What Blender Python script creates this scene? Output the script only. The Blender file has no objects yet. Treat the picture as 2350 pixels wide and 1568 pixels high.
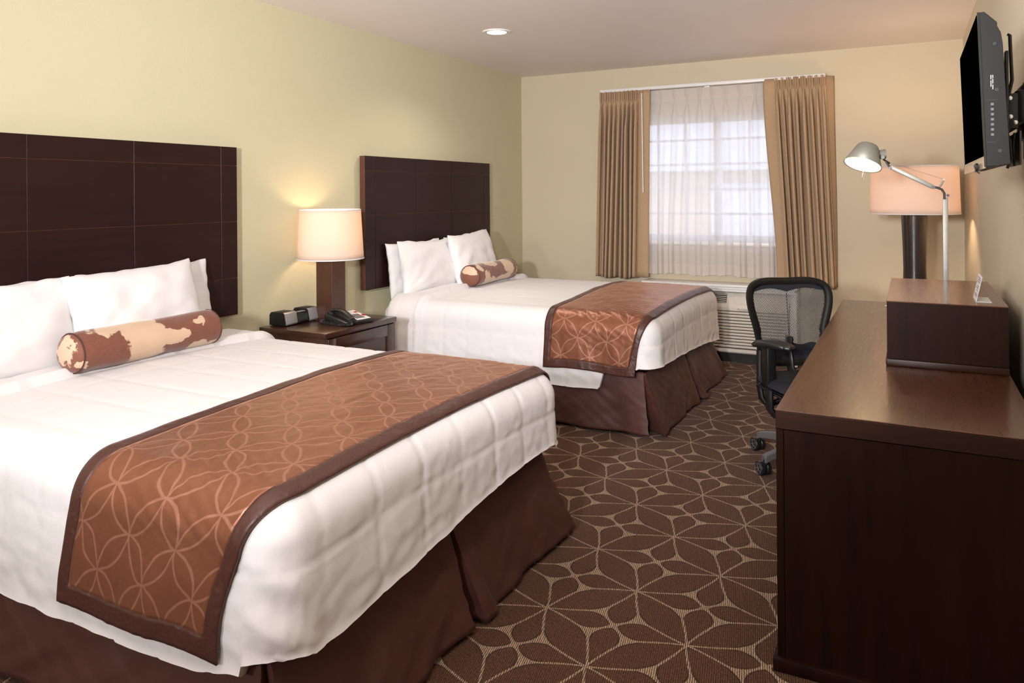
import bpy, bmesh, math, random
from mathutils import Vector, Matrix, noise
PI = math.pi
random.seed(7)
SC = bpy.context.scene
COL = SC.collection

# ------------------------------------------------------------------ helpers
def wloc(o):
    v = Vector((0, 0, 0))
    while o is not None:
        v += o.location
        o = o.parent
    return v

class B:
    """collects geometry and links it as ONE mesh object"""
    def __init__(self):
        self.bm = bmesh.new()
        self.uv = None
    def box(self, x0, x1, y0, y1, z0, z1, bev=0.0, seg=2, rot=None, piv=None):
        r = bmesh.ops.create_cube(self.bm, size=1.0)
        vs = r['verts']
        for v in vs:
            v.co = Vector(((x0+x1)/2 + v.co.x*(x1-x0), (y0+y1)/2 + v.co.y*(y1-y0), (z0+z1)/2 + v.co.z*(z1-z0)))
        if bev > 0:
            es = list({e for v in vs for e in v.link_edges})
            bv = bmesh.ops.bevel(self.bm, geom=es, offset=bev, segments=seg, affect='EDGES', profile=0.5)
            vs = list({v for f in bv['faces'] for v in f.verts} | {v for v in vs if v.is_valid})
        if rot is not None:
            p = Vector(piv) if piv else Vector(((x0+x1)/2, (y0+y1)/2, (z0+z1)/2))
            for v in vs:
                v.co = p + rot @ (v.co - p)
        return vs
    def ring(self, c, ax, r, n, up=None, ry=None):
        ax = Vector(ax).normalized()
        up = Vector(up) if up is not None else (Vector((0, 0, 1)) if abs(ax.z) < .9 else Vector((1, 0, 0)))
        a = ax.cross(up).normalized(); b = a.cross(ax).normalized()
        ry = r if ry is None else ry
        return [self.bm.verts.new(Vector(c) + a*math.cos(2*PI*i/n)*r + b*math.sin(2*PI*i/n)*ry) for i in range(n)]
    def skin(self, rings, cap0=True, cap1=True):
        for A, C in zip(rings, rings[1:]):
            n = len(A)
            for i in range(n):
                try: self.bm.faces.new((A[i], A[(i+1) % n], C[(i+1) % n], C[i]))
                except ValueError: pass
        if cap0:
            self.bm.faces.new(list(reversed(rings[0])))
        if cap1:
            self.bm.faces.new(rings[-1])
    def cyl(self, p0, p1, r0, r1=None, n=24, cap=True):
        r1 = r0 if r1 is None else r1
        d = Vector(p1) - Vector(p0)
        self.skin([self.ring(p0, d, r0, n), self.ring(p1, d, r1, n)], cap, cap)
    def lathe(self, prof, c=(0, 0, 0), ax=(0, 0, 1), n=48, cap0=True, cap1=True):
        """prof: list of (r, h) along ax"""
        ax = Vector(ax).normalized()
        self.skin([self.ring(Vector(c)+ax*h, ax, max(r, 1e-4), n) for r, h in prof], cap0, cap1)
    def tube(self, pts, r, n=10, radii=None, cap=True, ell=None):
        pts = [Vector(p) for p in pts]
        rings = []
        a = None
        for i, p in enumerate(pts):
            t = (pts[min(i+1, len(pts)-1)] - pts[max(i-1, 0)]).normalized()
            if a is None:
                u = Vector((0, 0, 1)) if abs(t.z) < .9 else Vector((1, 0, 0))
                a = t.cross(u).normalized()
            else:
                a = (a - t*a.dot(t)).normalized()
            b = t.cross(a).normalized()
            rr = radii[i] if radii else r
            ra, rb = (rr, rr) if ell is None else (rr*ell[0], rr*ell[1])
            rings.append([self.bm.verts.new(p + a*math.cos(2*PI*k/n)*ra + b*math.sin(2*PI*k/n)*rb) for k in range(n)])
        self.skin(rings, cap, cap)
    def prism(self, poly, axis, a0, a1, bev=0.0):
        """poly in the two remaining axes (in order xyz without axis), extruded along axis"""
        def P(u, v, w):
            return {'x': (w, u, v), 'y': (u, w, v), 'z': (u, v, w)}[axis]
        A = [self.bm.verts.new(P(u, v, a0)) for u, v in poly]
        C = [self.bm.verts.new(P(u, v, a1)) for u, v in poly]
        n = len(poly)
        fs = [self.bm.faces.new((A[i], A[(i+1) % n], C[(i+1) % n], C[i])) for i in range(n)]
        fs.append(self.bm.faces.new(list(reversed(A)))); fs.append(self.bm.faces.new(C))
        bmesh.ops.recalc_face_normals(self.bm, faces=fs)
        if bev > 0:
            es = list({e for f in fs for e in f.edges})
            bmesh.ops.bevel(self.bm, geom=es, offset=bev, segments=2, affect='EDGES', profile=.5)
    def grid(self, nu, nv, fn, uvfn=None, wrapu=False):
        V = [[self.bm.verts.new(fn(i/nu, j/nv)) for j in range(nv+1)] for i in range(nu if wrapu else nu+1)]
        if uvfn and self.uv is None:
            self.uv = self.bm.loops.layers.uv.new('UVMap')
        for i in range(nu):
            for j in range(nv):
                i2 = (i+1) % nu if wrapu else i+1
                f = self.bm.faces.new((V[i][j], V[i2][j], V[i2][j+1], V[i][j+1]))
                if uvfn:
                    for l, (a, b) in zip(f.loops, ((i, j), (i+1, j), (i+1, j+1), (i, j+1))):
                        l[self.uv].uv = uvfn(a/nu, b/nv)
        return V
    def build(self, name, mat, parent=None, origin=None, smooth=True, local=False, angle=40, weld=0.0):
        if weld:
            bmesh.ops.remove_doubles(self.bm, verts=self.bm.verts, dist=weld)
        bmesh.ops.recalc_face_normals(self.bm, faces=self.bm.faces)
        off = Vector((0, 0, 0))
        if not local:
            if parent is not None: off = wloc(parent)
            elif origin is not None: off = Vector(origin)
        for v in self.bm.verts: v.co -= off
        me = bpy.data.meshes.new(name)
        self.bm.to_mesh(me); self.bm.free()
        if smooth:
            me.shade_smooth()
            try: me.set_sharp_from_angle(angle=math.radians(angle))
            except Exception: pass
        me.materials.append(mat)
        o = bpy.data.objects.new(name, me); COL.objects.link(o)
        if parent is not None: o.parent = parent
        elif origin is not None and not local: o.location = origin
        return o

def tag(o, label=None, cat=None, group=None, kind=None):
    if label: o['label'] = label
    if cat: o['category'] = cat
    if group: o['group'] = group
    if kind: o['kind'] = kind
    return o
def thing(name, label, cat, loc, rz=0.0, group=None):
    o = bpy.data.objects.new(name, None); COL.objects.link(o)
    o.location = loc; o.rotation_euler = (0, 0, rz); o.empty_display_size = .1
    return tag(o, label, cat, group)
def copy_tree(o, parent=None):
    c = o.copy(); COL.objects.link(c)
    if parent is not None: c.parent = parent
    for ch in list(o.children): copy_tree(ch, c)
    return c
def solid(o, t, off=0.0):
    m = o.modifiers.new('Solidify', 'SOLIDIFY'); m.thickness = t; m.offset = off
    return o
def subsurf(o, n=1):
    m = o.modifiers.new('Subsurf', 'SUBSURF'); m.levels = n; m.render_levels = n
    return o
def text(name, body, size, mat, parent, loc, rot, local=False, align='LEFT', extrude=0.0002):
    cu = bpy.data.curves.new(name, 'FONT'); cu.body = body; cu.size = size; cu.extrude = extrude
    cu.align_x = align
    cu.materials.append(mat)
    o = bpy.data.objects.new(name, cu); COL.objects.link(o)
    o.parent = parent
    o.location = Vector(loc) - (Vector((0, 0, 0)) if local else wloc(parent))
    o.rotation_euler = rot
    return o
def sst(a, b, x):
    t = min(1, max(0, (x-a)/(b-a))); return t*t*(3-2*t)
def lerp(a, b, t): return a+(b-a)*t

# ------------------------------------------------------------------ node helpers
class N:
    def __init__(self, name):
        self.m = bpy.data.materials.new(name); self.m.use_nodes = True
        self.t = self.m.node_tree; self.n = self.t.nodes; self.n.clear()
        self.out = self.n.new('ShaderNodeOutputMaterial')
        self.b = self.n.new('ShaderNodeBsdfPrincipled')
        self.t.links.new(self.b.outputs[0], self.out.inputs[0])
    def link(self, a, b): self.t.links.new(a, b)
    def new(self, ty, **kw):
        x = self.n.new(ty)
        for k, v in kw.items(): setattr(x, k, v)
        return x
    def val(self, sock, v):
        if hasattr(v, 'is_linked') or hasattr(v, 'links'): self.link(v, sock)
        else: sock.default_value = v
    def math(self, op, a, b=0.0, c=0.0):
        x = self.new('ShaderNodeMath', operation=op)
        for i, v in enumerate((a, b, c)): self.val(x.inputs[i], v)
        return x.outputs[0]
    def mix(self, f, a, b):
        x = self.new('ShaderNodeMix', data_type='RGBA')
        self.val(x.inputs[0], f); self.val(x.inputs[6], a); self.val(x.inputs[7], b)
        return x.outputs[2]
    def coord(self, kind='Object', scale=(1, 1, 1), rot=(0, 0, 0), loc=(0, 0, 0)):
        c = self.new('ShaderNodeTexCoord'); m = self.new('ShaderNodeMapping')
        m.inputs['Scale'].default_value = scale; m.inputs['Rotation'].default_value = rot; m.inputs['Location'].default_value = loc
        self.link(c.outputs[kind], m.inputs[0]); return m.outputs[0]
    def world(self, scale=(1, 1, 1), rot=(0, 0, 0)):
        c = self.new('ShaderNodeNewGeometry'); m = self.new('ShaderNodeMapping')
        m.inputs['Scale'].default_value = scale; m.inputs['Rotation'].default_value = rot
        self.link(c.outputs['Position'], m.inputs[0]); return m.outputs[0]
    def noise(self, vec, scale, detail=3, rough=.5, out=0, dist=0.0):
        x = self.new('ShaderNodeTexNoise'); self.link(vec, x.inputs['Vector'])
        x.inputs['Scale'].default_value = scale; x.inputs['Detail'].default_value = detail
        x.inputs['Roughness'].default_value = rough; x.inputs['Distortion'].default_value = dist
        return x.outputs[out]
    def ramp(self, f, stops, interp='LINEAR'):
        x = self.new('ShaderNodeValToRGB'); self.val(x.inputs[0], f); cr = x.color_ramp; cr.interpolation = interp
        while len(cr.elements) < len(stops): cr.elements.new(.5)
        for e, (p, c) in zip(cr.elements, stops):
            e.position = p; e.color = (*c, 1) if len(c) == 3 else c
        return x.outputs[0]
    def bump(self, h, strength=.3, dist=.002, prev=None):
        x = self.new('ShaderNodeBump'); self.val(x.inputs['Height'], h)
        x.inputs['Strength'].default_value = strength; x.inputs['Distance'].default_value = dist
        if prev is not None: self.link(prev, x.inputs['Normal'])
        return x.outputs[0]
    def set(self, **kw):
        names = dict(color='Base Color', rough='Roughness', metal='Metallic', normal='Normal', spec='Specular IOR Level', sheen='Sheen Weight',
                     sheenr='Sheen Roughness', coat='Coat Weight', coatr='Coat Roughness', emit='Emission Color', es='Emission Strength',
                     alpha='Alpha', trans='Transmission Weight', ior='IOR', sheent='Sheen Tint', sss='Subsurface Weight')
        for k, v in kw.items():
            s = self.b.inputs[names[k]]
            if isinstance(v, tuple) and len(v) == 3: v = (*v, 1)
            self.val(s, v)
        return self
def simple(name, color, rough=.5, metal=0.0, bump=0.0, bscale=200, **kw):
    n = N(name); n.set(color=color, rough=rough, metal=metal, **kw)
    v = n.coord()
    f = n.noise(v, 40, 3)
    c0 = tuple(x*.93 for x in color); c1 = tuple(min(1, x*1.05) for x in color)
    n.set(color=n.mix(f, (*c0, 1), (*c1, 1)))
    if bump: n.set(normal=n.bump(n.noise(v, bscale, 3), bump, .001))
    return n.m
def glow(name, color, strength):
    n = N(name); n.set(color=color, emit=color, es=strength, rough=.5); return n.m

def paint(name, c, bs=.35):
    n = N(name); v = n.world()
    a = n.noise(v, 140, 4, .6); b = n.noise(v, 2.2, 3)
    n.set(color=n.mix(b, (*[x*.97 for x in c], 1), (*[min(1, x*1.02) for x in c], 1)), rough=.62, spec=.3,
          normal=n.bump(a, bs, .002))
    return n.m
def wood(name, dark, light, rough=.32, axis='y', coat=.15, coatr=.15, fine=1.0, spec=.5):
    n = N(name)
    sc = {'x': (1.2, 22, 22), 'y': (22, 1.2, 22), 'z': (22, 22, 1.2)}[axis]
    v = n.coord(scale=sc)
    a = n.noise(v, 1.6*fine, 6, .62, dist=.6)
    b = n.noise(n.coord(scale=tuple(s*4 for s in sc)), 2.0, 4, .6)
    big = n.noise(n.coord(), 2.4, 3, .5)
    f = n.math('ADD', n.math('MULTIPLY', a, .55), n.math('ADD', n.math('MULTIPLY', b, .2), n.math('MULTIPLY', big, .25)))
    col = n.ramp(f, [(.32, dark), (.66, light)])
    n.set(color=col, rough=n.math('ADD', n.math('MULTIPLY', b, .05), rough-.025), coat=coat, coatr=coatr, spec=spec,
          normal=n.bump(b, .03, .0004))
    return n.m
def weave(name, c, scale=700, bump=.25, rough=.85, var=.12, sheen=.0, crumple=0.0, crs=14, translucent=0.0):
    n = N(name); v = n.coord()
    w1 = n.new('ShaderNodeTexWave', wave_type='BANDS', bands_direction='X'); w1.inputs['Scale'].default_value = scale/6.28
    w2 = n.new('ShaderNodeTexWave', wave_type='BANDS', bands_direction='Z'); w2.inputs['Scale'].default_value = scale/6.28
    n.link(v, w1.inputs[0]); n.link(v, w2.inputs[0])
    h = n.math('ADD', w1.outputs[1], w2.outputs[1])
    f = n.noise(v, 60, 4, .6); g = n.noise(v, 420, 2)
    f2 = n.math('ADD', n.math('MULTIPLY', f, .5), n.math('MULTIPLY', g, .5))
    n.set(color=n.mix(f2, (*[x*(1-var) for x in c], 1), (*[min(1, x*(1+var)) for x in c], 1)), rough=rough, sheen=sheen, spec=.2)
    nb = n.bump(h, bump, .0006)
    if crumple: nb = n.bump(n.noise(v, crs, 5, .55, dist=.4), crumple, .012, nb)
    n.set(normal=nb)
    if translucent:
        t = n.new('ShaderNodeBsdfTranslucent'); t.inputs[0].default_value = (*c, 1)
        mx = n.new('ShaderNodeMixShader'); mx.inputs[0].default_value = translucent
        n.link(n.b.outputs[0], mx.inputs[1]); n.link(t.outputs[0], mx.inputs[2]); n.link(mx.outputs[0], n.out.inputs[0])
    return n.m
def satin(name, c, c2, rough=.36, crumple=.25, crs=9, sheen=.3):
    n = N(name); v = n.coord()
    f = n.noise(n.coord(scale=(1, 1, .3)), 300, 2)
    n.set(color=n.mix(f, (*c, 1), (*c2, 1)), rough=rough, sheen=sheen, sheenr=.3, sheent=(*[min(1, x*3+.1) for x in c], 1), spec=.45)
    n.set(normal=n.bump(n.noise(v, crs, 4, .5, dist=.5), crumple, .012))
    return n.m

M = {}
M['wall_green'] = paint('green_wall_paint', (.600, .555, .372))
M['wall_beige'] = paint('beige_wall_paint', (.590, .510, .365))
M['wall_cream'] = paint('cream_wall_paint', (.720, .630, .475), .5)
M['ceiling'] = paint('ceiling_paint', (.86, .79, .755), .25)
M['white_trim'] = simple('white_trim', (.78, .76, .74), .35)
M['black_base'] = simple('black_vinyl', (.012, .011, .010), .5)
M['head'] = wood('headboard_veneer', (.0125, .0042, .0040), (.027, .0080, .0068), .40, 'y', .0, .25, spec=.3)
M['head_edge'] = wood('headboard_edge_veneer', (.05, .016, .008), (.11, .034, .016), .4, 'z', .1)
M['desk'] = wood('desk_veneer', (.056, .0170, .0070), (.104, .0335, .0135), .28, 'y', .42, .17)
M['desk_end'] = wood('shaded_desk_veneer', (.0075, .0026, .0014), (.0230, .0072, .0032), .45, 'z', .0, .25, spec=.10)  # darker copy of the desk veneer, light falloff put into the colour
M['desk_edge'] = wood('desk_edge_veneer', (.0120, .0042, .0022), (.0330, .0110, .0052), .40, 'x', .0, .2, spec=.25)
M['night'] = wood('nightstand_veneer', (.026, .0095, .0060), (.062, .0220, .0130), .28, 'y', .3, .15)
M['lampwood'] = wood('lamp_wood', (.040, .0130, .0065), (.078, .0280, .0130), .38, 'z', .1, .2)
M['darkresin'] = simple('dark_bronze', (.020, .012, .010), .30, coat=.3)
M['sheet'] = weave('white_sheet', (.80, .765, .755), 900, .10, .8, .02, .1, .25, 7)
M['pillow'] = weave('white_pillowcase', (.82, .80, .80), 900, .06, .8, .02, .15, .10, 9)
M['comforter'] = weave('white_comforter', (.79, .765, .765), 900, .05, .75, .015, .15, .10, 26)
M['skirt'] = satin('brown_skirt', (.070, .0250, .0185), (.098, .0360, .0270), .52, .35, 6, .25)
M['border'] = satin('brown_satin_border', (.050, .0175, .0130), (.085, .0300, .0220), .42, .45, 26, .3)
M['black'] = simple('black_plastic', (.012, .012, .013), .38)
M['blackmatte'] = simple('matte_black_plastic', (.0085, .0075, .0070), .5, spec=.25, bump=.1, bscale=500)
M['grayplastic'] = simple('grey_plastic', (.115, .110, .115), .42)
M['seatfab'] = weave('black_seat_fabric', (.020, .021, .027), 900, .3, .9, .2)
M['alum'] = simple('brushed_aluminium', (.33, .32, .28), .5, .45)
M['silver'] = simple('silver_plastic', (.34, .33, .33), .4, .3)
M['chrome'] = simple('chrome', (.75, .74, .72), .12, 1.0)
M['screen'] = simple('tv_screen_glass', (.0005, .0005, .0005), .6, spec=0.0, ior=1.0)
M['tvtrim'] = simple('glossy_bezel', (.02, .02, .022), .12, coat=1.0)
M['lcd'] = simple('lcd_panel', (.028, .036, .026), .25)
M['digit'] = simple('lcd_digits', (.075, .095, .070), .4)
M['paper'] = simple('white_card', (.82, .81, .83), .5)
M['ink'] = simple('grey_ink', (.20, .19, .24), .6)
M['red'] = simple('red_label', (.50, .02, .04), .4)
M['ptac'] = simple('putty_plastic', (.74, .68, .60), .45)
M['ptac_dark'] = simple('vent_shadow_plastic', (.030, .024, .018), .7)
M['winframe'] = simple('white_vinyl', (.72, .73, .78), .3)
M['brass'] = simple('screw_zinc', (.70, .72, .74), .2, 1.0)

# --- carpet: leaf lattice
def carpet():
    n = N('leaf_carpet'); g = n.new('ShaderNodeNewGeometry')
    sp = n.new('ShaderNodeSeparateXYZ'); n.link(g.outputs['Position'], sp.inputs[0])
    # wobble of the woven edges
    wv = n.world(); wn = n.noise(wv, 160, 2)
    X = n.math('ADD', sp.outputs[0], n.math('MULTIPLY', n.math('SUBTRACT', wn, .5), .006))
    Y = sp.outputs[1]
    A = .3175
    dx = n.math('SUBTRACT', X, 2.101); dy = n.math('SUBTRACT', Y, 3.095)
    u = n.math('DIVIDE', n.math('MULTIPLY', n.math('ADD', dx, dy), .70711), A)
    v = n.math('DIVIDE', n.math('MULTIPLY', n.math('SUBTRACT', dx, dy), .70711), A)
    fu = n.math('FRACT', n.math('ADD', u, 100.0)); fv = n.math('FRACT', n.math('ADD', v, 100.0))
    def near(f): return n.math('SUBTRACT', .5, n.math('ABSOLUTE', n.math('SUBTRACT', f, .5)))
    nu, nv = near(fu), near(fv)                                   # distance to nearest lattice line
    def lens(along, across):                                      # >0 inside
        s = n.math('MULTIPLY', n.math('MULTIPLY', along, n.math('SUBTRACT', 1.0, along)), 4.0)
        w = n.math('MULTIPLY', n.math('POWER', s, 1.10), .194)
        return n.math('SUBTRACT', w, across)
    L1 = lens(fu, nv); L2 = lens(fv, nu)
    t = n.math('MULTIPLY', n.math('ADD', nu, nv), .70711)          # along diagonal, 0..0.707
    q = n.math('ABSOLUTE', n.math('MULTIPLY', n.math('SUBTRACT', nu, nv), .70711))
    tt = n.math('MINIMUM', n.math('DIVIDE', t, .668), 1.0)
    w3 = n.math('MULTIPLY', n.math('POWER', n.math('SINE', n.math('MULTIPLY', n.math('POWER', tt, 1.75), PI)), .70), .149)
    L3 = n.math('SUBTRACT', w3, q)
    d = n.math('SUBTRACT', n.math('MAXIMUM', n.math('MAXIMUM', L1, L2), L3), .010)           # >0 in a leaf
    leaf = n.ramp(n.math('ADD', n.math('MULTIPLY', d, 12.0), .5), [(.42, (0, 0, 0)), (.56, (1, 1, 1))])
    LM = n.math('MAXIMUM', L1, L2)
    e = n.math('ABSOLUTE', n.math('SUBTRACT', LM, L3))
    vein = n.ramp(n.math('MULTIPLY', e, 12.0), [(.22, (0, 0, 0)), (.40, (1, 1, 1))])
    outl = n.ramp(n.math('ADD', n.math('MULTIPLY', d, 12.0), .5), [(.48, (0, 0, 0)), (.60, (1, 1, 1)), (.78, (0, 0, 0))])
    # woven ribs, running along y
    rib = n.math('SINE', n.math('MULTIPLY', n.math('ADD', X, n.math('MULTIPLY', Y, .18)), 2*PI/.0062))
    rib01 = n.math('ADD', n.math('MULTIPLY', rib, .5), .5)
    knot = n.noise(n.world(scale=(1, .55, 1)), 420, 2, .6)
    yarn = n.noise(n.world(scale=(1, .4, 1)), 260, 3, .7)
    dark = n.ramp(n.math('ADD', n.math('MULTIPLY', yarn, .75), n.math('MULTIPLY', rib01, .22)), [(.30, (.028, .013, .008)), (.50, (.098, .042, .021)), (.72, (.215, .095, .045))])
    tan = n.ramp(n.math('ADD', n.math('MULTIPLY', rib01, .85), n.math('MULTIPLY', knot, .25)), [(.22, (.070, .042, .028)), (.60, (.40, .265, .165)), (.95, (.58, .42, .28))])
    c = n.mix(leaf, tan, dark)
    c = n.mix(n.math('MULTIPLY', outl, .75), c, (.012, .009, .008, 1))
    c = n.mix(vein, tan, c)
    n.set(color=c, rough=.95, spec=.1, sheen=.08, normal=n.bump(n.math('ADD', rib01, knot), .5, .003))
    return n.m
M['carpet'] = carpet()

# --- runner fabric with interlaced loop outlines (uv in metres)
def runner_mat():
    n = N('copper_jacquard'); uvn = n.new('ShaderNodeTexCoord'); sp = n.new('ShaderNodeSeparateXYZ'); n.link(uvn.outputs['UV'], sp.inputs[0])
    wob = n.noise(uvn.outputs['UV'], 7, 2)
    wob2 = n.noise(n.coord('UV', loc=(3, 5, 0)), 7, 2)
    U = n.math('ADD', sp.outputs[0], n.math('MULTIPLY', n.math('SUBTRACT', wob, .5), .03))
    V = n.math('ADD', sp.outputs[1], n.math('MULTIPLY', n.math('SUBTRACT', wob2, .5), .03))
    A = .142
    u = n.math('DIVIDE', n.math('MULTIPLY', n.math('ADD', U, V), .70711), A)
    v = n.math('DIVIDE', n.math('MULTIPLY', n.math('SUBTRACT', U, V), .70711), A)
    fu = n.math('FRACT', n.math('ADD', u, 100.0)); fv = n.math('FRACT', n.math('ADD', v, 100.0))
    def near(f): return n.math('SUBTRACT', .5, n.math('ABSOLUTE', n.math('SUBTRACT', f, .5)))
    nu, nv = near(fu), near(fv)
    def line(al, ac, amp):
        w = n.math('MULTIPLY', n.math('POWER', n.math('SINE', n.math('MULTIPLY', al, PI)), .8), amp)
        return n.math('ABSOLUTE', n.math('SUBTRACT', ac, w))
    d = n.math('MINIMUM', line(fu, nv, .185), line(fv, nu, .165))
    m = n.ramp(d, [(.016, (1, 1, 1)), (.034, (0, 0, 0))])
    tw = n.noise(n.coord('UV', scale=(1, .1, 1)), 900, 2)
    base = n.mix(tw, (.215, .0790, .0420, 1), (.265, .1000, .0530, 1))
    line_c = (.400, .185, .125, 1)
    n.set(color=n.mix(n.math('MULTIPLY', m, .75), base, line_c), rough=n.math('ADD', n.math('MULTIPLY', m, .10), .37), metal=.42, sheen=.25, sheenr=.35, sheent=(.8, .45, .3, 1), spec=.5)
    n.set(normal=n.bump(n.noise(uvn.outputs['UV'], 11, 4, .5, dist=.6), .35, .012, n.bump(m, .25, .0008)))
    return n.m
M['runner'] = runner_mat()

def cowhide(name, kind):
    n = N(name); v = n.coord()
    sp = n.new('ShaderNodeSeparateXYZ'); n.link(v, sp.inputs[0])
    wob = n.noise(v, 13, 3, .55); wob2 = n.noise(n.coord(loc=(4, 2, 7)), 11, 3, .55)
    hair = n.noise(n.coord(scale=(260, 30, 260)), 1.0, 2, .6)
    y = n.math('ADD', sp.outputs[1], n.math('ADD', n.math('MULTIPLY', n.math('SUBTRACT', wob, .5), .13), n.math('MULTIPLY', n.math('SUBTRACT', hair, .5), .016)))
    z = n.math('ADD', sp.outputs[2], n.math('MULTIPLY', n.math('SUBTRACT', wob2, .5), .08))
    def blob(cy, cz, ry, rz):
        a = n.math('DIVIDE', n.math('SUBTRACT', y, cy), ry); b = n.math('DIVIDE', n.math('SUBTRACT', z, cz), rz)
        return n.math('SUBTRACT', 1.0, n.math('ADD', n.math('MULTIPLY', a, a), n.math('MULTIPLY', b, b)))
    if kind == 1: bl = [(-.055, .0, .085, .30), (.06, .015, .09, .035), (.23, -.075, .10, .035), (-.36, .035, .030, .085), (.215, .055, .028, .014), (-.15, .10, .12, .035), (-.305, -.03, .018, .022)]
    else: bl = [(-.19, -.02, .040, .07), (-.335, .055, .03, .035), (-.10, -.055, .07, .035), (.17, .03, .08, .065), (.08, -.05, .12, .035), (.295, -.02, .018, .035), (-.06, .085, .09, .03), (-.25, .06, .03, .02)]
    g = None
    for q in bl:
        e = blob(*q); g = e if g is None else n.math('MAXIMUM', g, e)
    mask = n.ramp(n.math('ADD', n.math('MULTIPLY', g, .5), .5), [(.46, (0, 0, 0)), (.53, (1, 1, 1))])
    ht = n.noise(n.coord(scale=(120, 20, 120)), 2.0, 3)
    br = n.mix(ht, (.150, .0480, .0270, 1), (.250, .0900, .0550, 1))
    cr = n.mix(n.noise(v, 11, 3), (.60, .40, .26, 1), (.72, .53, .38, 1))
    n.set(color=n.mix(mask, br, cr), rough=.65, sheen=.4, sheenr=.4, normal=n.bump(hair, .25, .002))
    return n.m
M['hide1'] = cowhide('cowhide_near', 1)
M['hide2'] = cowhide('cowhide_far', 2)

def sheer_mat():
    n = N('sheer_voile'); v = n.coord()
    d = n.new('ShaderNodeBsdfDiffuse'); d.inputs[0].default_value = (.90, .85, .82, 1)
    t = n.new('ShaderNodeBsdfTranslucent'); t.inputs[0].default_value = (.92, .88, .86, 1)
    tr = n.new('ShaderNodeBsdfTransparent'); tr.inputs[0].default_value = (.96, .95, .95, 1)
    m1 = n.new('ShaderNodeMixShader'); m1.inputs[0].default_value = .42
    n.link(d.outputs[0], m1.inputs[1]); n.link(t.outputs[0], m1.inputs[2])
    th = .19
    th = n.math('ADD', th, n.math('MULTIPLY', n.math('SUBTRACT', n.noise(n.coord(scale=(300, 300, 6)), 1, 2), .5), .08))
    m2 = n.new('ShaderNodeMixShader'); n.link(n.math('MAXIMUM', th, .04), m2.inputs[0])
    n.link(m1.outputs[0], m2.inputs[1]); n.link(tr.outputs[0], m2.inputs[2]); n.link(m2.outputs[0], n.out.inputs[0])
    n.n.remove(n.b); return n.m
M['sheer'] = sheer_mat()
def dense_sheer():
    n = N('sheer_hem'); 
    d = n.new('ShaderNodeBsdfDiffuse'); d.inputs[0].default_value = (.80, .73, .68, 1)
    t = n.new('ShaderNodeBsdfTranslucent'); t.inputs[0].default_value = (.80, .73, .68, 1)
    m1 = n.new('ShaderNodeMixShader'); m1.inputs[0].default_value = .35
    f = n.noise(n.coord(), 300, 2)
    n.link(n.mix(f, (.76, .69, .63, 1), (.84, .77, .72, 1)), d.inputs[0])
    n.link(d.outputs[0], m1.inputs[1]); n.link(t.outputs[0], m1.inputs[2]); n.link(m1.outputs[0], n.out.inputs[0])
    n.n.remove(n.b); return n.m
M['sheerhem'] = dense_sheer()
M['curtain'] = weave('tan_curtain_linen', (.500, .340, .205), 1100, .3, .85, .16, .1, 0, 10, .08)

def shade_mat(name, c, tl):
    n = N(name); v = n.coord()
    f = n.noise(n.coord(scale=(500, 500, 20)), 1, 2)
    d = n.new('ShaderNodeBsdfDiffuse'); n.link(n.mix(f, (*[x*.96 for x in c], 1), (*c, 1)), d.inputs[0])
    t = n.new('ShaderNodeBsdfTranslucent'); t.inputs[0].default_value = (*tl, 1)
    m1 = n.new('ShaderNodeMixShader'); m1.inputs[0].default_value = .5
    n.link(d.outputs[0], m1.inputs[1]); n.link(t.outputs[0], m1.inputs[2]); n.link(m1.outputs[0], n.out.inputs[0])
    n.n.remove(n.b); return n.m
M['shade1'] = shade_mat('linen_shade', (.90, .82, .75), (.80, .66, .54))
M['shade2'] = shade_mat('rose_linen_shade', (.86, .78, .74), (.66, .56, .50))
def mesh_back():
    n = N('chair_back_mesh'); v = n.coord(scale=(1, 1, 1))
    sp = n.new('ShaderNodeSeparateXYZ'); n.link(v, sp.inputs[0])
    a = n.math('SINE', n.math('MULTIPLY', sp.outputs[0], 2*PI/.0085))
    row = n.math('SINE', n.math('ADD', n.math('MULTIPLY', sp.outputs[2], 2*PI/.0150), n.math('MULTIPLY', n.math('SIGN', a), PI/2)))
    h = n.math('MULTIPLY', n.math('ABSOLUTE', a), n.math('ADD', n.math('MULTIPLY', row, .5), .5))
    hole = n.ramp(h, [(.40, (0, 0, 0)), (.52, (1, 1, 1))])
    n.set(color=(.10, .095, .09), rough=.6)
    tr = n.new('ShaderNodeBsdfTransparent'); mx = n.new('ShaderNodeMixShader')
    n.link(n.math('MULTIPLY', hole, .92), mx.inputs[0]); n.link(n.b.outputs[0], mx.inputs[1]); n.link(tr.outputs[0], mx.inputs[2]); n.link(mx.outputs[0], n.out.inputs[0])
    return n.m
M['mesh'] = mesh_back()
def glass():
    n = N('window_glass'); tr = n.new('ShaderNodeBsdfTransparent'); tr.inputs[0].default_value = (.93, .95, .96, 1)
    gl = n.new('ShaderNodeBsdfGlossy'); gl.inputs['Roughness'].default_value = .02
    mx = n.new('ShaderNodeMixShader'); mx.inputs[0].default_value = .06
    n.link(tr.outputs[0], mx.inputs[1]); n.link(gl.outputs[0], mx.inputs[2]); n.link(mx.outputs[0], n.out.inputs[0])
    n.n.remove(n.b); return n.m
M['glass'] = glass()
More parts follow.
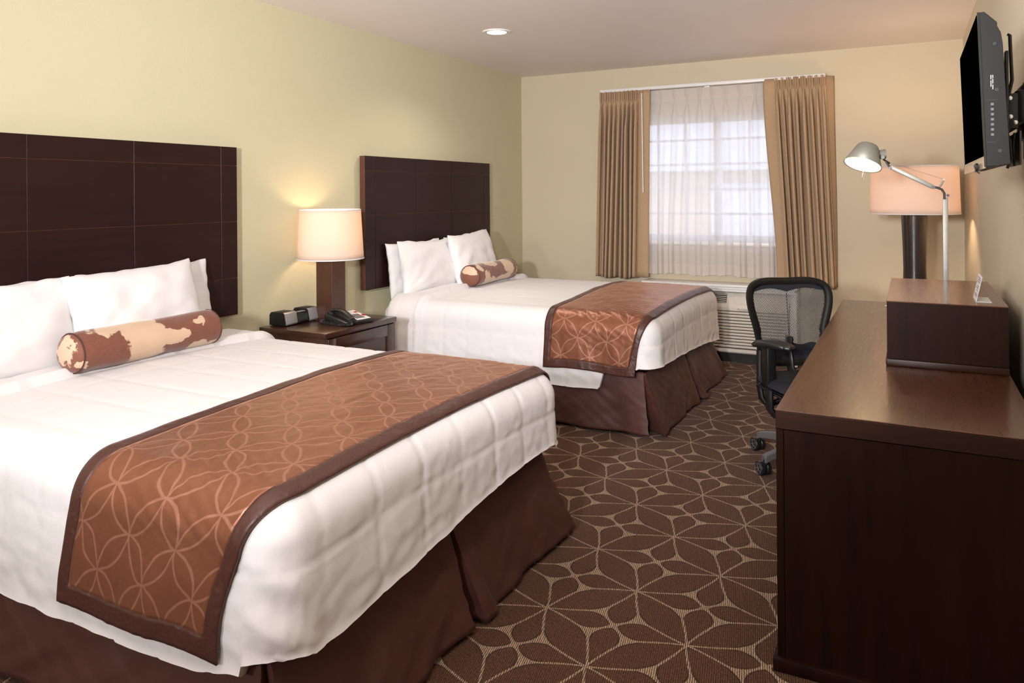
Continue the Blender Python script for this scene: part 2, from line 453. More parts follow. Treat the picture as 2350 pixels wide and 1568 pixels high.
# ================================================================== ROOM
W, YB, YF, H = 3.473, 6.18, -4.6, 2.385
WX0, WX1, WZ0, WZ1 = .98, 2.50, .925, 1.94           # window opening
def struct(o, kind='structure', label=None):
    o['kind'] = kind
    if label: o['label'] = label
    return o
b = B(); b.box(0, W, YF, YB, -.1, 0); struct(b.build('floor', M['carpet'], smooth=False), label='brown carpet with tan outlined leaf pattern')
b = B(); b.box(-.12, W+.12, YF-.12, YB+.16, H, H+.12); struct(b.build('ceiling', M['ceiling'], smooth=False), label='plain off-white ceiling')
b = B(); b.box(-.12, 0, YF-.12, YB+.16, -.1, H); struct(b.build('wall_left', M['wall_green'], smooth=False), label='yellow-green wall behind the headboards')
b = B()
b.box(0, WX0, YB, YB+.16, -.1, H); b.box(WX1, W, YB, YB+.16, -.1, H); b.box(WX0, WX1, YB, YB+.16, -.1, WZ0); b.box(WX0, WX1, YB, YB+.16, WZ1, H)
struct(b.build('wall_back', M['wall_beige'], smooth=False), label='beige wall with the window')
b = B(); b.box(W, W+.12, YF-.12, YB+.16, -.1, H); struct(b.build('wall_right', M['wall_cream'], smooth=False), label='cream wall behind the desk')
b = B(); b.box(0, W, YF-.12, YF, -.1, H); struct(b.build('wall_front', M['wall_beige'], smooth=False))
b = B(); b.box(0, W, YB-.012, YB, 0, .10, .003); struct(b.build('baseboard_back', M['black_base']), label='black vinyl baseboard below the window wall')
b = B(); b.box(0, .012, YF, YB-.012, 0, .10, .003); struct(b.build('baseboard_left', M['black_base']))
b = B(); b.box(W-.012, W, YF, YB-.012, 0, .10, .003); struct(b.build('baseboard_right', M['black_base']))

# ---- window
win = bpy.data.objects.new('window_1', None); COL.objects.link(win); win.location = ((WX0+WX1)/2, YB+.06, WZ0)
struct(win, label='white gridded window behind the sheer curtain')
yc0, yc1 = YB+.045, YB+.095
b = B()
for (x0, x1, z0, z1) in ((WX0, WX0+.045, WZ0, WZ1), (WX1-.045, WX1, WZ0, WZ1), (WX0, WX1, WZ0, WZ0+.05), (WX0, WX1, WZ1-.045, WZ1), (1.727, 1.782, WZ0, WZ1)):
    b.box(x0, x1, yc0-.01, yc1+.01, z0, z1, .004)
b.build('window_frame', M['winframe'], win)
for s0, s1 in ((WX0+.045, 1.727), (1.782, WX1-.045)):
    b = B()
    for k in range(1, 3):
        x = s0+(s1-s0)*k/3; b.box(x-.009, x+.009, yc0+.012, yc1-.012, WZ0+.05, WZ1-.045)
    for z in (1.147, 1.345, 1.553, 1.755):
        b.box(s0, s1, yc0+.013, yc1-.013, z-.009, z+.009)
    b.build('muntin_grid', M['winframe'], win)
    b = B(); b.box(s0, s1, yc0+.022, yc0+.026, WZ0+.05, WZ1-.045); b.build('glass_pane', M['glass'], win, smooth=False)
b = B(); b.box(WX0-.03, WX1+.03, YB-.045, YB+.045, WZ0-.03, WZ0, .005); b.box(WX0-.015, WX1+.015, YB-.014, YB+.0, WZ0-.085, WZ0-.03, .003)
b.build('window_sill', M['white_trim'], win)
b = B()   # painted returns
for (x0, x1, z0, z1) in ((WX0-.002, WX0+.004, WZ0, WZ1), (WX1-.004, WX1+.002, WZ0, WZ1), (WX0, WX1, WZ1-.004, WZ1+.002)):
    b.box(x0, x1, YB+.001, YB+.05, z0, z1)
b.build('window_jamb', M['white_trim'], win, smooth=False)

# ---- outside
M['stucco'] = paint('outside_stucco', (.62, .44, .30), .6)
M['ground'] = paint('outside_paving', (.36, .34, .31), .6)
M['eave'] = paint('outside_eave', (.60, .62, .70), .3)
b = B(); b.box(-6, 9, YB+.16, 14, -.3, -.12); struct(b.build('outside_ground', M['ground'], smooth=False))
ob = thing('outside_building', 'tan building seen faintly through the sheer curtain', 'building', (1.7, 11.3, 0))
b = B(); b.box(-4, 8, 11.0, 11.4, -.2, 1.62); b.build('wall', M['stucco'], ob, smooth=False)
b = B(); b.box(-4.2, 8.2, 10.6, 11.6, 1.62, 3.5, .02); b.build('eave', M['eave'], ob)
for x in (-1.6, .6, 3.1):
    b = B(); b.box(x, x+1.0, 10.97, 11.0, .5, 1.45, .01); b.build('window', M['winframe'], ob)

# ================================================================== BEDS
R_ = .105
class Bed:
    def __init__(self, x0, x1, y0, y1, zt, hem, seed):
        self.x0, self.x1, self.y0, self.y1, self.zt, self.hem, self.seed = x0, x1, y0, y1, zt, hem, seed
        self.xi = x1-R_; self.yi0 = y0+R_; self.yi1 = y1-R_
        self.xc = x0+.235
        self.yc = (y0+y1)/2
    def fold(self, a, bb, off=0.0, puff=True, cuff=True):
        nx = min(a, self.xi); ny = min(max(bb, self.yi0), self.yi1)
        vx, vy = a-nx, bb-ny
        d = math.hypot(vx, vy)
        wx, wy = (vx/d, vy/d) if d > 1e-9 else (0, 0)
        ph = min(d/R_, PI/2)
        down = max(0, d-R_*PI/2)
        sx = (nx-self.x0)/(self.xi-self.x0); sy = (ny-self.yc)/(self.yi1-self.yc)
        crown = .018*(1-sy*sy) - .006*sst(.85, 1, sx)
        flare = .012*sst(0, .3, down)
        p = Vector((nx+wx*(R_*math.sin(ph)+flare), ny+wy*(R_*math.sin(ph)+flare), self.zt+crown-R_*(1-math.cos(ph))-down))
        nrm = Vector((wx*math.sin(ph), wy*math.sin(ph), math.cos(ph)))
        h = off
        if puff:
            S1, S2 = .165, .205
            if wy != 0 and wx == 0 or d < 1e-9:
                fa = abs(((a-self.x0-.07)/S1+.5) % 1-.5)*S1
            else: fa = .09
            if d < 1e-9 or (wx > 0 and wy == 0):
                fb = abs(((bb-self.yc)/S2+.5) % 1-.5)*S2
            else: fb = .09
            if wx > 0 and wy != 0: fa = .09
            fd = abs(d-.215) if d > .05 else .09
            f = min(fa, fb, fd)
            dens = 1.0
            h += .0048*(1-math.exp(-f/.0065))*dens - .004
            # gathers beside the stitching, stronger on the hanging part
            side = sst(.06, .25, d)
            q = Vector((a*1.0, bb*1.0, d*.8+self.seed))
            h += (.0012+.0018*side)*noise.noise(q*6)
            h += .0020*(.12+side)*noise.noise(Vector((a*26, bb*26, d*14+self.seed)))
            h += .006*side*noise.noise(Vector((a*14+bb*14, d*30, self.seed+5)))*sst(.25, .42, d)
            # drag folds at the hanging corner
            if wx > 0 and wy < 0:
                c = math.sin(math.atan2(-wy, wx)*2)
                h += .008*c*math.sin(d*52+3*math.atan2(-wy, wx))*sst(.1, .3, d)
        if cuff and a < self.xc:
            h += .026*sst(0, .012, self.xc-a) + .008*math.exp(-((self.xc-a-.016)/.014)**2)
        return p + nrm*h
    def drop(self, k, t):
        return self.hem(k, t)
    def perim(self, st=.0125):
        """samples (nx, ny, wx, wy, side, t)"""
        out = []
        n = int((self.xi-self.x0)/st)
        for i in range(n+1): out.append((lerp(self.x0, self.xi, i/n), self.yi0, 0, -1, 0, i/n))
        m = 16
        for i in range(1, m):
            th = -PI/2+PI/2*i/m; out.append((self.xi, self.yi0, math.cos(th), math.sin(th), 1, i/m))
        n2 = int((self.yi1-self.yi0)/st)
        for i in range(n2+1): out.append((self.xi, lerp(self.yi0, self.yi1, i/n2), 1, 0, 2, i/n2))
        for i in range(1, m):
            th = PI/2*i/m; out.append((self.xi, self.yi1, math.cos(th), math.sin(th), 3, i/m))
        for i in range(n+1): out.append((lerp(self.xi, self.x0, i/n), self.yi1, 0, 1, 4, i/n))
        return out, n, n2
    def comforter(self, name, label):
        bm = B(); per, n, n2 = self.perim()
        K = 36
        rows = []
        for (nx, ny, wx, wy, k, t) in per:
            zh = self.hem(k, t)
            D = R_*PI/2 + (self.zt-R_-zh)
            D += .006*noise.noise(Vector((nx*7, ny*7, self.seed)))
            col = []
            for j in range(K+1):
                d = D*j/K
                col.append(bm.bm.verts.new(self.fold(nx+wx*d, ny+wy*d)))
            # rolled hem
            pe = col[-1].co.copy(); w = Vector((wx, wy, 0))
            for (o_, dz) in ((.004, -.008), (-.006, -.014), (-.018, -.012), (-.026, -.002), (-.028, .03)):
                col.append(bm.bm.verts.new(pe + w*o_ + Vector((0, 0, dz))))
            rows.append(col)
        for A, C in zip(rows, rows[1:]):
            for j in range(len(A)-1):
                bm.bm.faces.new((A[j], C[j], C[j+1], A[j+1]))
        V = [[None]*(n2+1) for _ in range(n+1)]
        for i in range(n+1):
            for j in range(n2+1):
                V[i][j] = bm.bm.verts.new(self.fold(lerp(self.x0, self.xi, i/n), lerp(self.yi0, self.yi1, j/n2)))
        for i in range(n):
            for j in range(n2):
                bm.bm.faces.new((V[i][j], V[i+1][j], V[i+1][j+1], V[i][j+1]))
        # rounded head edge
        edge = [r for r in [rows[0]][0][:K+1]][::-1] + V[0][1:-1] + rows[-1][:K+1]
        prev = edge
        for (dx, dz) in ((-.010, -.006), (-.014, -.016), (-.008, -.026), (.02, -.030)):
            cur = []
            for v in edge:
                c = v.co
                ny_ = min(max(c.y, self.yi0), self.yi1)
                inw = Vector((0, ny_-c.y, self.zt-R_-c.z if abs(ny_-c.y) > 1e-6 and c.z > self.zt-R_ else 0))
                if abs(ny_-c.y) < 1e-6: dirn = Vector((0, 0, -1))
                else:
                    dirn = Vector((0, ny_-c.y, 0)).normalized() if c.z < self.zt-R_ else inw.normalized()
                cur.append(bm.bm.verts.new(c + Vector((dx, 0, 0)) + dirn*(-dz)))
            for i in range(len(edge)-1):
                bm.bm.faces.new((prev[i], prev[i+1], cur[i+1], cur[i]))
            prev = cur
        o = bm.build(name, M['comforter'], origin=((self.x0+self.x1)/2, self.yc, self.zt), weld=.0004, angle=80)
        return tag(o, label, 'comforter')
    def runner(self, label, xa, xb, zn, zf, seed):
        """xa, xb: functions of s (arc position from near hem 0 to far hem 1) -> x of both edges; zn/zf hem heights"""
        Dn = R_*PI/2 + (self.zt-R_-zn); Df = R_*PI/2 + (self.zt-R_-zf)
        b0 = self.yi0-Dn; b1 = self.yi1+Df
        NU, NV = 260, 56
        bord = .047
        def pt(u, v, off):
            bb = lerp(b0, b1, u); s = (bb-self.yi0)/(self.yi1-self.yi0)
            a = lerp(xa(s), xb(s), v)
            h = .011 + off
            dd = max(0, self.yi0-bb)
            hang = sst(.12, .3, dd)
            h += hang*(.006*math.sin(v*9+seed)*.6+.005*noise.noise(Vector((v*6, dd*8, seed)))) + hang*.004
            h += .0035*noise.noise(Vector((a*7+s*5, bb*4, seed)))
            # drag wrinkles across the near shoulder
            h += .0026*math.sin((a*.9+bb*1.6)*95)*math.exp(-((bb-self.yi0+.02)/.14)**2)*sst(.1, .5, v)*(1-sst(.75, 1, v))
            h += .0022*noise.noise(Vector((a*40, bb*9, seed+3)))
            rowdip = .010*math.sin(v*PI*2.3+seed)*hang
            p = self.fold(a, bb, h, puff=False, cuff=False)
            p.z += rowdip*.6
            return p
        wtot = xb(.5)-xa(.5); L = b1-b0
        root = None
        pan = B(); bo = B()
        V = [[None]*(NV+1) for _ in range(NU+1)]
        U = [i/NU for i in range(NU+1)]; Vv = [j/NV for j in range(NV+1)]
        # snap border lines
        jb = max(1, round(bord/wtot*NV)); ib = max(1, round(bord/L*NU))
        for bld, test in ((pan, lambda i, j: ib <= i < NU-ib and jb <= j < NV-jb), (bo, lambda i, j: not (ib <= i < NU-ib and jb <= j < NV-jb))):
            vs = {}
            bld.uv = bld.bm.loops.layers.uv.new('UVMap')
            for i in range(NU):
                for j in range(NV):
                    if not test(i, j): continue
                    q = []
                    for (a, c) in ((i, j), (i+1, j), (i+1, j+1), (i, j+1)):
                        if (a, c) not in vs:
                            vs[(a, c)] = bld.bm.verts.new(pt(U[a], Vv[c], .0015 if bld is bo else 0))
                        q.append(vs[(a, c)])
                    f = bld.bm.faces.new(q)
                    for l, (a, c) in zip(f.loops, ((i, j), (i+1, j), (i+1, j+1), (i, j+1))):
                        l[bld.uv].uv = (lerp(xa(.5), xb(.5), Vv[c])-self.x0, lerp(b0, b1, U[a])-self.y0)
        o = pan.build('bed_runner', M['runner'], origin=((xa(.5)+xb(.5))/2, self.yc, self.zt), angle=80)
        solid(o, .004, -1)
        br = bo.build('border', M['border'], o, angle=80); solid(br, .006, -1); br['label'] = 'dark brown satin border'
        return tag(o, label, 'bed runner')

def skirt_panels(root, plan, zt, seed, name='bed_skirt'):
    """plan: list of (top xy, bottom xy) control points along the floor line; smooth cloth between"""
    b = B(); pts = []
    for (t0, b0_), (t1, b1_) in zip(plan, plan[1:]):
        d = max(math.dist(t0, t1), math.dist(b0_, b1_)); n = max(2, int(d/.022))
        for i in range(n): pts.append((Vector(t0).lerp(Vector(t1), i/n), Vector(b0_).lerp(Vector(b1_), i/n)))
    pts.append((Vector(plan[-1][0]), Vector(plan[-1][1])))
    arc = [0]
    for a, c in zip(pts, pts[1:]): arc.append(arc[-1]+(a[1]-c[1]).length)
    def fn(u, v):
        k = min(int(u*(len(pts)-1)+1e-6), len(pts)-1)
        T, Bo = pts[k]; s = arc[k]
        k0, k1 = max(0, k-1), min(len(pts)-1, k+1)
        tg = (pts[k1][1]-pts[k0][1]); tg = tg.normalized() if tg.length > 1e-6 else Vector((1, 0))
        nn = Vector((tg.y, -tg.x))
        p = T.lerp(Bo, v**1.15)
        w = v*(.007*math.sin(s*17+seed)+.012*noise.noise(Vector((s*5, v*1.2, seed)))) + .010*v*noise.noise(Vector((s*13+v*7, v*2.5, seed))) + .004*noise.noise(Vector((s*34-v*14, v*4, seed)))*sst(0, .2, v)
        p = p + nn*w
        z = lerp(zt, .016+.008*noise.noise(Vector((s*2.5, seed, 0))), v)
        return Vector((p.x, p.y, z))
    b.grid(len(pts)-1, 26, fn)
    o = b.build(name, M['skirt'], root, angle=60); solid(o, .004, 0)
    return o

def build_bed(bd, label, skirtplan, hy0, hy1):
    root = thing('bed', label, 'bed', ((bd.x0+bd.x1)/2, bd.yc, 0))
    mx0, mx1, my0, my1 = .055, bd.x1-.055, bd.y0+.045, bd.y1-.045
    b = B(); b.box(mx0, mx1, my0, my1, .345, .612, .075, 5); b.build('mattress', M['sheet'], root)
    b = B(); b.box(mx0+.01, mx1-.02, my0+.02, my1-.02, .16, .335, .012, 3); b.build('box_spring', M['desk_end'], root)
    b = B()
    b.box(mx0+.03, mx1-.08, my0+.06, my1-.06, .10, .158, .004)
    b.build('bed_frame', M['blackmatte'], root)
    for x in (mx0+.12, mx1-.2):
        for y in (my0+.14, my1-.14):
            b = B(); b.cyl((x, y, 0), (x, y, .10), .022); b.build('leg', M['blackmatte'], root)
    for i, pl in enumerate(skirtplan): skirt_panels(root, pl, .34, bd.seed+i*3.1)
    return root

def hem1(k, t):
    if k == 0: return .250 - .02*math.sin(t*3)*.5 + .03*sst(.9, 1, t)
    if k == 1: return .305 + .01*math.sin(t*PI)
    if k == 2: return lerp(.300, .385, sst(0, 1, t))
    if k == 3: return .375
    return .33
def hem2(k, t):
    if k == 0:
        return .245 + .130*sst(.865, .895, t) + .006*math.sin(t*7)
    if k == 1: return .385
    if k == 2: return lerp(.385, .300, t)
    if k == 3: return .30
    return .33
B1 = Bed(.17, 1.925, 1.210, 2.735, .648, hem1, 1.3)
B2 = Bed(.17, 1.925, 3.960, 5.51, .652, hem2, 8.7)

def plan_for(bd, pleat_y, far_flare=.05, near_gap=.05):
    xt, xb_ = bd.x1-.072, bd.x1+.035
    yt0, yb0 = bd.y0+.035, bd.y0-.012
    yt1, yb1 = bd.y1-.05, bd.y1+.015
    xh = .12
    near = [((xh, yt0), (xh, yb0)), ((xt-.012, yt0), (xt+.03, yb0-.005)), ((xt-.016, yt0+.02), (xt+.005, yb0+.035)), ((xt-.05, yt0+.025), (xt-.05, yb0+.06))]
    foot_a = [((xt-.03, yt0+.012), (xt-.01, yb0+.10)), ((xt, yt0+.004), (xb_+.012, yb0+.028)), ((xt, yt0+.1), (xb_, yb0+.14)),
              ((xt, pleat_y-.15), (xb_, pleat_y-.17)), ((xt, pleat_y-.006), (xb_, pleat_y-.040)), ((xt-.035, pleat_y-.004), (xb_-.085, pleat_y-.020)),
              ((xt-.035, pleat_y+.004), (xb_-.090, pleat_y+.030)), ((xt, pleat_y+.006), (xb_+.022, pleat_y+.028)), ((xt, pleat_y+.03), (xb_+.028, pleat_y+.075)), ((xt, pleat_y+.1), (xb_-.006, pleat_y+.13)),
              ((xt, yt1-.15), (xb_-.004, yb1-.17)), ((xt, yt1-.02), (xb_+.016, yb1-.01)), ((xt-.02, yt1), (xb_-.03, yb1+.01)), ((xt-.2, yt1), (xb_-.2, yb1+.01)), ((xh, yt1), (xh, yb1))]
    return [near, foot_a]
build_bed(B1, 'nearer double bed with brown pleated skirt, beside the camera', plan_for(B1, 1.995), 0, 0)
build_bed(B2, 'farther double bed with brown pleated skirt, nearer the window', plan_for(B2, 4.78), 0, 0)
B1.comforter('comforter', 'white quilted comforter on the nearer bed')
B2.comforter('comforter', 'white quilted comforter on the farther bed')
B1.runner('copper brown patterned bed runner across the foot of the nearer bed',
          lambda s: lerp(1.19, 1.235, sst(-.35, .0, s)) - .055*sst(.1, 1, s), lambda s: lerp(1.765, 1.882, sst(-.28, .02, s)), .283, .32, 2.0)
B2.runner('copper brown patterned bed runner across the foot of the farther bed',
          lambda s: lerp(1.262, 1.275, sst(-.35, .0, s)) - .07*sst(.1, 1, s), lambda s: lerp(1.815, 1.890, sst(-.28, .02, s)), .333, .34, 5.3)

# ---- headboards
def headboard(y0, y1, label):
    t = thing('headboard', label, 'headboard', (0, (y0+y1)/2, .713))
    z0, z1 = .713, 1.575
    b = B(); b.box(.012, .052, y0, y1, z0, z1, .0015, 1); b.build('edge_frame', M['head_edge'], t, smooth=False)
    # face panels separated by scored grooves
    ys = [y0, y0+.103, y0+.563, y0+1.030, y1-.103, y1]
    zs = [z1, z1-.096, z1-.383, z1-.673, z0]
    b = B(); g = .0016
    for i in range(5):
        for j in range(4):
            b.box(.0515, .0555, ys[i]+(g if i else 0), ys[i+1]-(g if i < 4 else 0), zs[j+1]+(g if j < 3 else 0), zs[j]-(g if j else 0), .0007, 1)
    b.build('face_panel', M['head'], t, smooth=False)
    b = B(); b.box(0, .012, y0+.25, y1-.25, z0+.2, z1-.2); b.build('wall_cleat', M['blackmatte'], t, smooth=False)
    b = B(); b.box(.0, .03, y0+.06, y1-.06, z0-.012, z0, .001); b.build('bottom_rail', M['wall_green'], t)
    return t
headboard(1.197, 2.816, 'dark wood headboard panel above the nearer bed')
headboard(3.858, 5.480, 'dark wood headboard panel above the farther bed')

# ---- pillows
def pillow_mesh(name, w, h, th, seed, flange=.0):
    """local: width along y, height along z, thickness along x, base at z=0"""
    b = B(); NU, NV = 44, 30
    def side(sgn):
        def fn(u, v):
            uu, vv = 2*u-1, 2*v-1
            # pinched outline with pointed corners
            ix = 1-.055*(1-abs(vv)**2.2)*abs(uu)**3
            iz = 1-.075*(1-abs(uu)**2.2)*abs(vv)**3
            y = uu*w/2*ix; z = h/2+vv*h/2*iz
            prof = max(0, 1-abs(uu)**3.2)**.55*max(0, 1-abs(vv)**3.0)**.55
            sag = 1+.22*(-vv)*.8
            x = sgn*th/2*prof*sag
            q = Vector((uu*2.2+seed, vv*2.2, sgn))
            x += sgn*prof*(.014*noise.noise(q)+.003*noise.noise(q*2.1))
            # creases radiating from the corners
            ang = math.atan2(vv+1.0, abs(uu)-1.15)
            x += sgn*.0035*prof*math.sin(ang*18+seed)*math.exp(-((abs(uu)-.75)**2+(vv+.2)**2)*2)
            edge = sst(.82, 1, max(abs(uu), abs(vv)))
            z += .006*edge*noise.noise(Vector((uu*6, vv*6, seed+9)))+ (.010*noise.noise(Vector((uu*2.5, seed, 4))) if vv > .9 else 0)
            y += .008*edge*noise.noise(Vector((uu*3, vv*5, seed+19)))
            return Vector((x, y, z))
        return fn
    b.grid(NU, NV, side(1)); b.grid(NU, NV, side(-1))
    o = b.build(name, M['pillow'], local=True, weld=.004, angle=70)
    return subsurf(o, 1)
def bed_pillows(bd, specs, group):
    out = []
    for (x, y, z, w, h, th, lean, rz, rx, seed, label) in specs:
        o = pillow_mesh('pillow', w, h, th, seed)
        o.location = (x, y, z); o.rotation_euler = (rx, -lean, rz)
        tag(o, label, 'pillow', group)
        out.append(o)
    return out
R = math.radians
bed_pillows(B1, [
    (.150, 2.270, .626, .68, .395, .115, R(9), R(1), R(1.5), 1.0, 'white back pillow nearest the nightstand on the nearer bed'),
    (.150, 1.530, .626, .70, .385, .115, R(9), R(0), R(0), 2.0, 'white back pillow at the left edge of the photo, nearer bed'),
    (.300, 2.120, .660, .640, .385, .15, R(15), R(3), R(2), 3.1, 'white front pillow right behind the bolster on the nearer bed'),
    (.262, 1.500, .650, .72, .370, .13, R(12), R(0), R(1), 4.2, 'white front pillow cut off by the left edge of the photo'),
], 'white pillows on the nearer bed')
bed_pillows(B2, [
    (.130, 4.345, .628, .64, .385, .10, R(7), R(-1), R(0), 5.3, 'white back pillow nearest the lamp on the farther bed'),
    (.150, 5.020, .628, .66, .390, .11, R(8), R(2), R(1), 6.4, 'white back pillow nearest the window on the farther bed'),
    (.225, 4.385, .650, .65, .375, .13, R(10), R(-3), R(0), 7.5, 'white front pillow on the lamp side of the farther bed'),
    (.310, 4.870, .664, .66, .395, .15, R(14), R(4), R(1.5), 8.6, 'white front pillow behind the bolster on the farther bed'),
], 'white pillows on the farther bed')

# ---- bolsters
def bolster(x, y0, y1, z, r, rz, label, mat):
    L = y1-y0
    o0 = B(); NU, NV = 48, 60
    def fn(u, v):
        a = u*2*PI
        rr = r*(1-.10*max(0, math.cos(a+PI/2*0)) * 0) * (1+.02*math.sin(v*7)) 
        flat = .88 if math.cos(a) < 0 else 1.0
        rr2 = rr*(1-.05*sst(.9, 1, abs(2*v-1))) + .003*noise.noise(Vector((math.cos(a)*2, math.sin(a)*2, v*6)))
        return Vector((math.sin(a)*rr2*1.02, (v-.5)*L, math.cos(a)*rr2*flat))
    o0.grid(NU, NV, fn, wrapu=True)
    body = o0.build('bolster_pillow', mat, local=True, angle=60)
    body.location = (x, (y0+y1)/2, z); body.rotation_euler = (0, 0, rz)
    tag(body, label, 'bolster')
    for s in (-1, 1):
        c = B(); rings = []
        for (k, h) in ((1, 0), (.93, .010), (.72, .020), (.4, .026), (.08, .028)):
            rings.append([c.bm.verts.new(Vector((math.sin(t)*r*.95*k*1.02, s*(L/2+h), math.cos(t)*r*.95*k*(.88 if math.cos(t) < 0 else 1)))) for t in [2*PI*i/48 for i in range(48)]])
        c.skin(rings, False, True)
        c.build('end_cap', mat, body, local=True)
        p = B(); pts = [(math.sin(t)*r*.965, s*L/2, math.cos(t)*r*.965*(.88 if math.cos(t) < 0 else 1)) for t in [2*PI*i/48 for i in range(49)]]
        p.tube(pts, .003, 8); p.build('piping', M['border'], body, local=True)
    return body
bolster(.385, 1.725, 2.355, .742, .081, R(1), 'brown and cream cowhide bolster on the nearer bed', M['hide1'])
bolster(.400, 4.560, 5.170, .747, .080, R(2), 'brown and cream cowhide bolster on the farther bed', M['hide2'])
# ================================================================== NIGHTSTAND GROUP
nz = .612
t = thing('nightstand', 'dark wood nightstand between the two beds', 'nightstand', (.25, 3.30, 0))
NX1, NY0, NY1 = .478, 3.000, 3.612
b = B(); b.box(.012, NX1, NY0, NY1, nz-.030, nz, .004); b.build('top', M['night'], t)
b = B()
b.box(.02, NX1-.010, NY0+.004, NY0+.024, .05, nz-.030, .002); b.box(.02, NX1-.010, NY1-.024, NY1-.004, .05, nz-.030, .002)
b.box(.02, .03, NY0+.024, NY1-.024, .05, nz-.03); b.box(.02, NX1-.03, NY0+.024, NY1-.024, .05, .07)
b.build('case', M['night'], t)
b = B()
for (y0, y1, z0, z1) in ((NY0+.027, NY0+.085, .105, nz-.036), (NY1-.085, NY1-.027, .105, nz-.036), (NY0+.085, NY1-.085, nz-.100, nz-.036), (NY0+.085, NY1-.085, .105, .165)):
    b.box(NX1-.024, NX1-.003, y0, y1, z0, z1, .002)
b.box(NX1-.024, NX1-.012, NY0+.08, NY1-.08, .16, nz-.095)
d = b.build('door', M['night'], t)
b = B(); b.cyl((NX1-.003, NY0+.055, .36), (NX1+.016, NY0+.055, .36), .006, .006, 12); b.lathe([(.004, 0), (.013, .004), (.014, .010), (.006, .014)], (NX1+.014, NY0+.055, .36), (1, 0, 0), 16); b.build('knob', M['chrome'], d)
b = B(); b.box(.03, NX1-.03, NY0+.01, NY1-.01, 0, .05, .002); b.build('plinth', M['night'], t)

# table lamp on the nightstand
LX, LY = .190, 3.374
def shade(parent, x, y, z0, z1, r0, r1, mat, n=72):
    b = B()
    b.grid(n, 8, lambda u, v: Vector((x+math.cos(u*2*PI)*lerp(r0, r1, v), y+math.sin(u*2*PI)*lerp(r0, r1, v), lerp(z0, z1, v))), wrapu=True)
    o = b.build('lamp_shade', mat, parent, angle=60); solid(o, .0015)
    for z, r in ((z0+.003, r0), (z1-.003, r1)):
        b = B(); b.tube([(x+math.cos(a)*r, y+math.sin(a)*r, z) for a in [2*PI*i/n for i in range(n+1)]], .0032, 6, cap=False); b.build('edge_trim', M['paper'], o)
    b = B()
    for k in range(3):
        a = k*2*PI/3+.4; b.cyl((x, y, z1-.03), (x+math.cos(a)*r1, y+math.sin(a)*r1, z1-.006), .0018, n=8)
    b.cyl((x, y, z1-.035), (x, y, z1-.02), .012)
    b.build('spider', M['chrome'], o)
    return o
t = thing('table_lamp', 'lit table lamp with square brown wood base and drum shade on the nightstand', 'lamp', (LX, LY, nz))
b = B(); b.box(LX-.058, LX+.058, LY-.058, LY+.058, nz+.006, .990, .0015, 1); b.build('base', M['lampwood'], t, smooth=False)
b = B(); b.box(LX-.054, LX+.054, LY-.054, LY+.054, nz, nz+.006, .001); b.build('foot', M['lampwood'], t)
b = B(); b.cyl((LX, LY, .990), (LX, LY, 1.07), .010); b.cyl((LX, LY, 1.05), (LX, LY, 1.09), .018); b.build('socket', M['brass'], t)
M['bulb'] = glow('warm_bulb', (1, .78, .50), 3)
b = B(); b.lathe([(.012, 0), (.016, .02), (.030, .055), (.028, .08), (.012, .098), (.001, .1)], (LX, LY, 1.085), n=24); b.build('bulb', M['bulb'], t)
shade(t, LX, LY, .958, 1.243, .187, .172, M['shade1'])

# clock radio
t = thing('clock_radio', 'black and silver clock radio on the nightstand beside the lamp', 'clock radio', (.085, 3.195, nz), 0)
cx0, cx1, cy0, cy1, cz = .022, .142, 3.065, 3.340, nz+.004
b = B()
prof = [(cx0, cz), (cx1-.004, cz), (cx1, cz+.01), (cx1-.012, cz+.062), (cx1-.024, cz+.070), (cx0+.012, cz+.070), (cx0, cz+.055)]
b.prism(prof, 'y', cy0, cy0+.095, .002); b.prism(prof, 'y', cy1-.095, cy1, .002)
low = [(cx0, cz), (cx1-.005, cz), (cx1-.003, cz+.012), (cx1-.014, cz+.052), (cx1-.03, cz+.056), (cx0+.012, cz+.056), (cx0, cz+.045)]
b.prism(low, 'y', cy0+.09, cy1-.09, .001)
b.build('body', M['blackmatte'], t)
fp = [(cx1-.003, cz+.002), (cx1+.003, cz+.010), (cx1-.009, cz+.064), (cx1-.020, cz+.0715), (cx1-.022, cz+.0695), (cx1-.012, cz+.061), (cx1-.001, cz+.011)]
for ya in (cy0+.003, cy1-.090):
    b = B(); b.prism(fp, 'y', ya, ya+.087, .0006); b.build('front_panel', M['silver'], t)
fr = Matrix.Rotation(R(-12), 3, 'Y')
b = B(); b.box(cx1-.012, cx1-.004, cy0+.092, cy1-.092, cz+.004, cz+.056, .006, 3, rot=fr); b.build('display_frame', M['black'], t)
b = B(); b.box(cx1-.0050, cx1-.0030, cy0+.102, cy1-.102, cz+.012, cz+.042, .0005, 1, rot=fr, piv=(cx1-.008, 3.2, cz+.03)); dsp = b.build('display', M['lcd'], t)
text('digits', '12:00', .026, M['digit'], dsp, (cx1-.0018, cy0+.106, cz+.016), (PI/2+R(0), R(0), PI/2))
text('logo', 'iHome', .007, M['paper'], dsp, (cx1-.0085, cy0+.124, cz+.0475), (PI/2, 0, PI/2))
for k in range(6):
    b = B(); y = cy0+.098+k*.0145; b.box(cx0+.074, cx0+.092, y, y+.010, cz+.056, cz+.061, .001); b.build('button', M['silver'], t)
for y in (cy0+.047, cy1-.047):
    b = B(); b.lathe([(.026, 0), (.026, .002), (.023, .004), (.0, .0045)], (.075, y, cz+.069), n=28); b.build('dial', M['black'], t)
for y in (cy0+.03, cy1-.03):
    for x in (cx0+.02, cx1-.02):
        b = B(); b.cyl((x, y, nz), (x, y, nz+.005), .006, n=10); b.build('foot', M['black'], t)

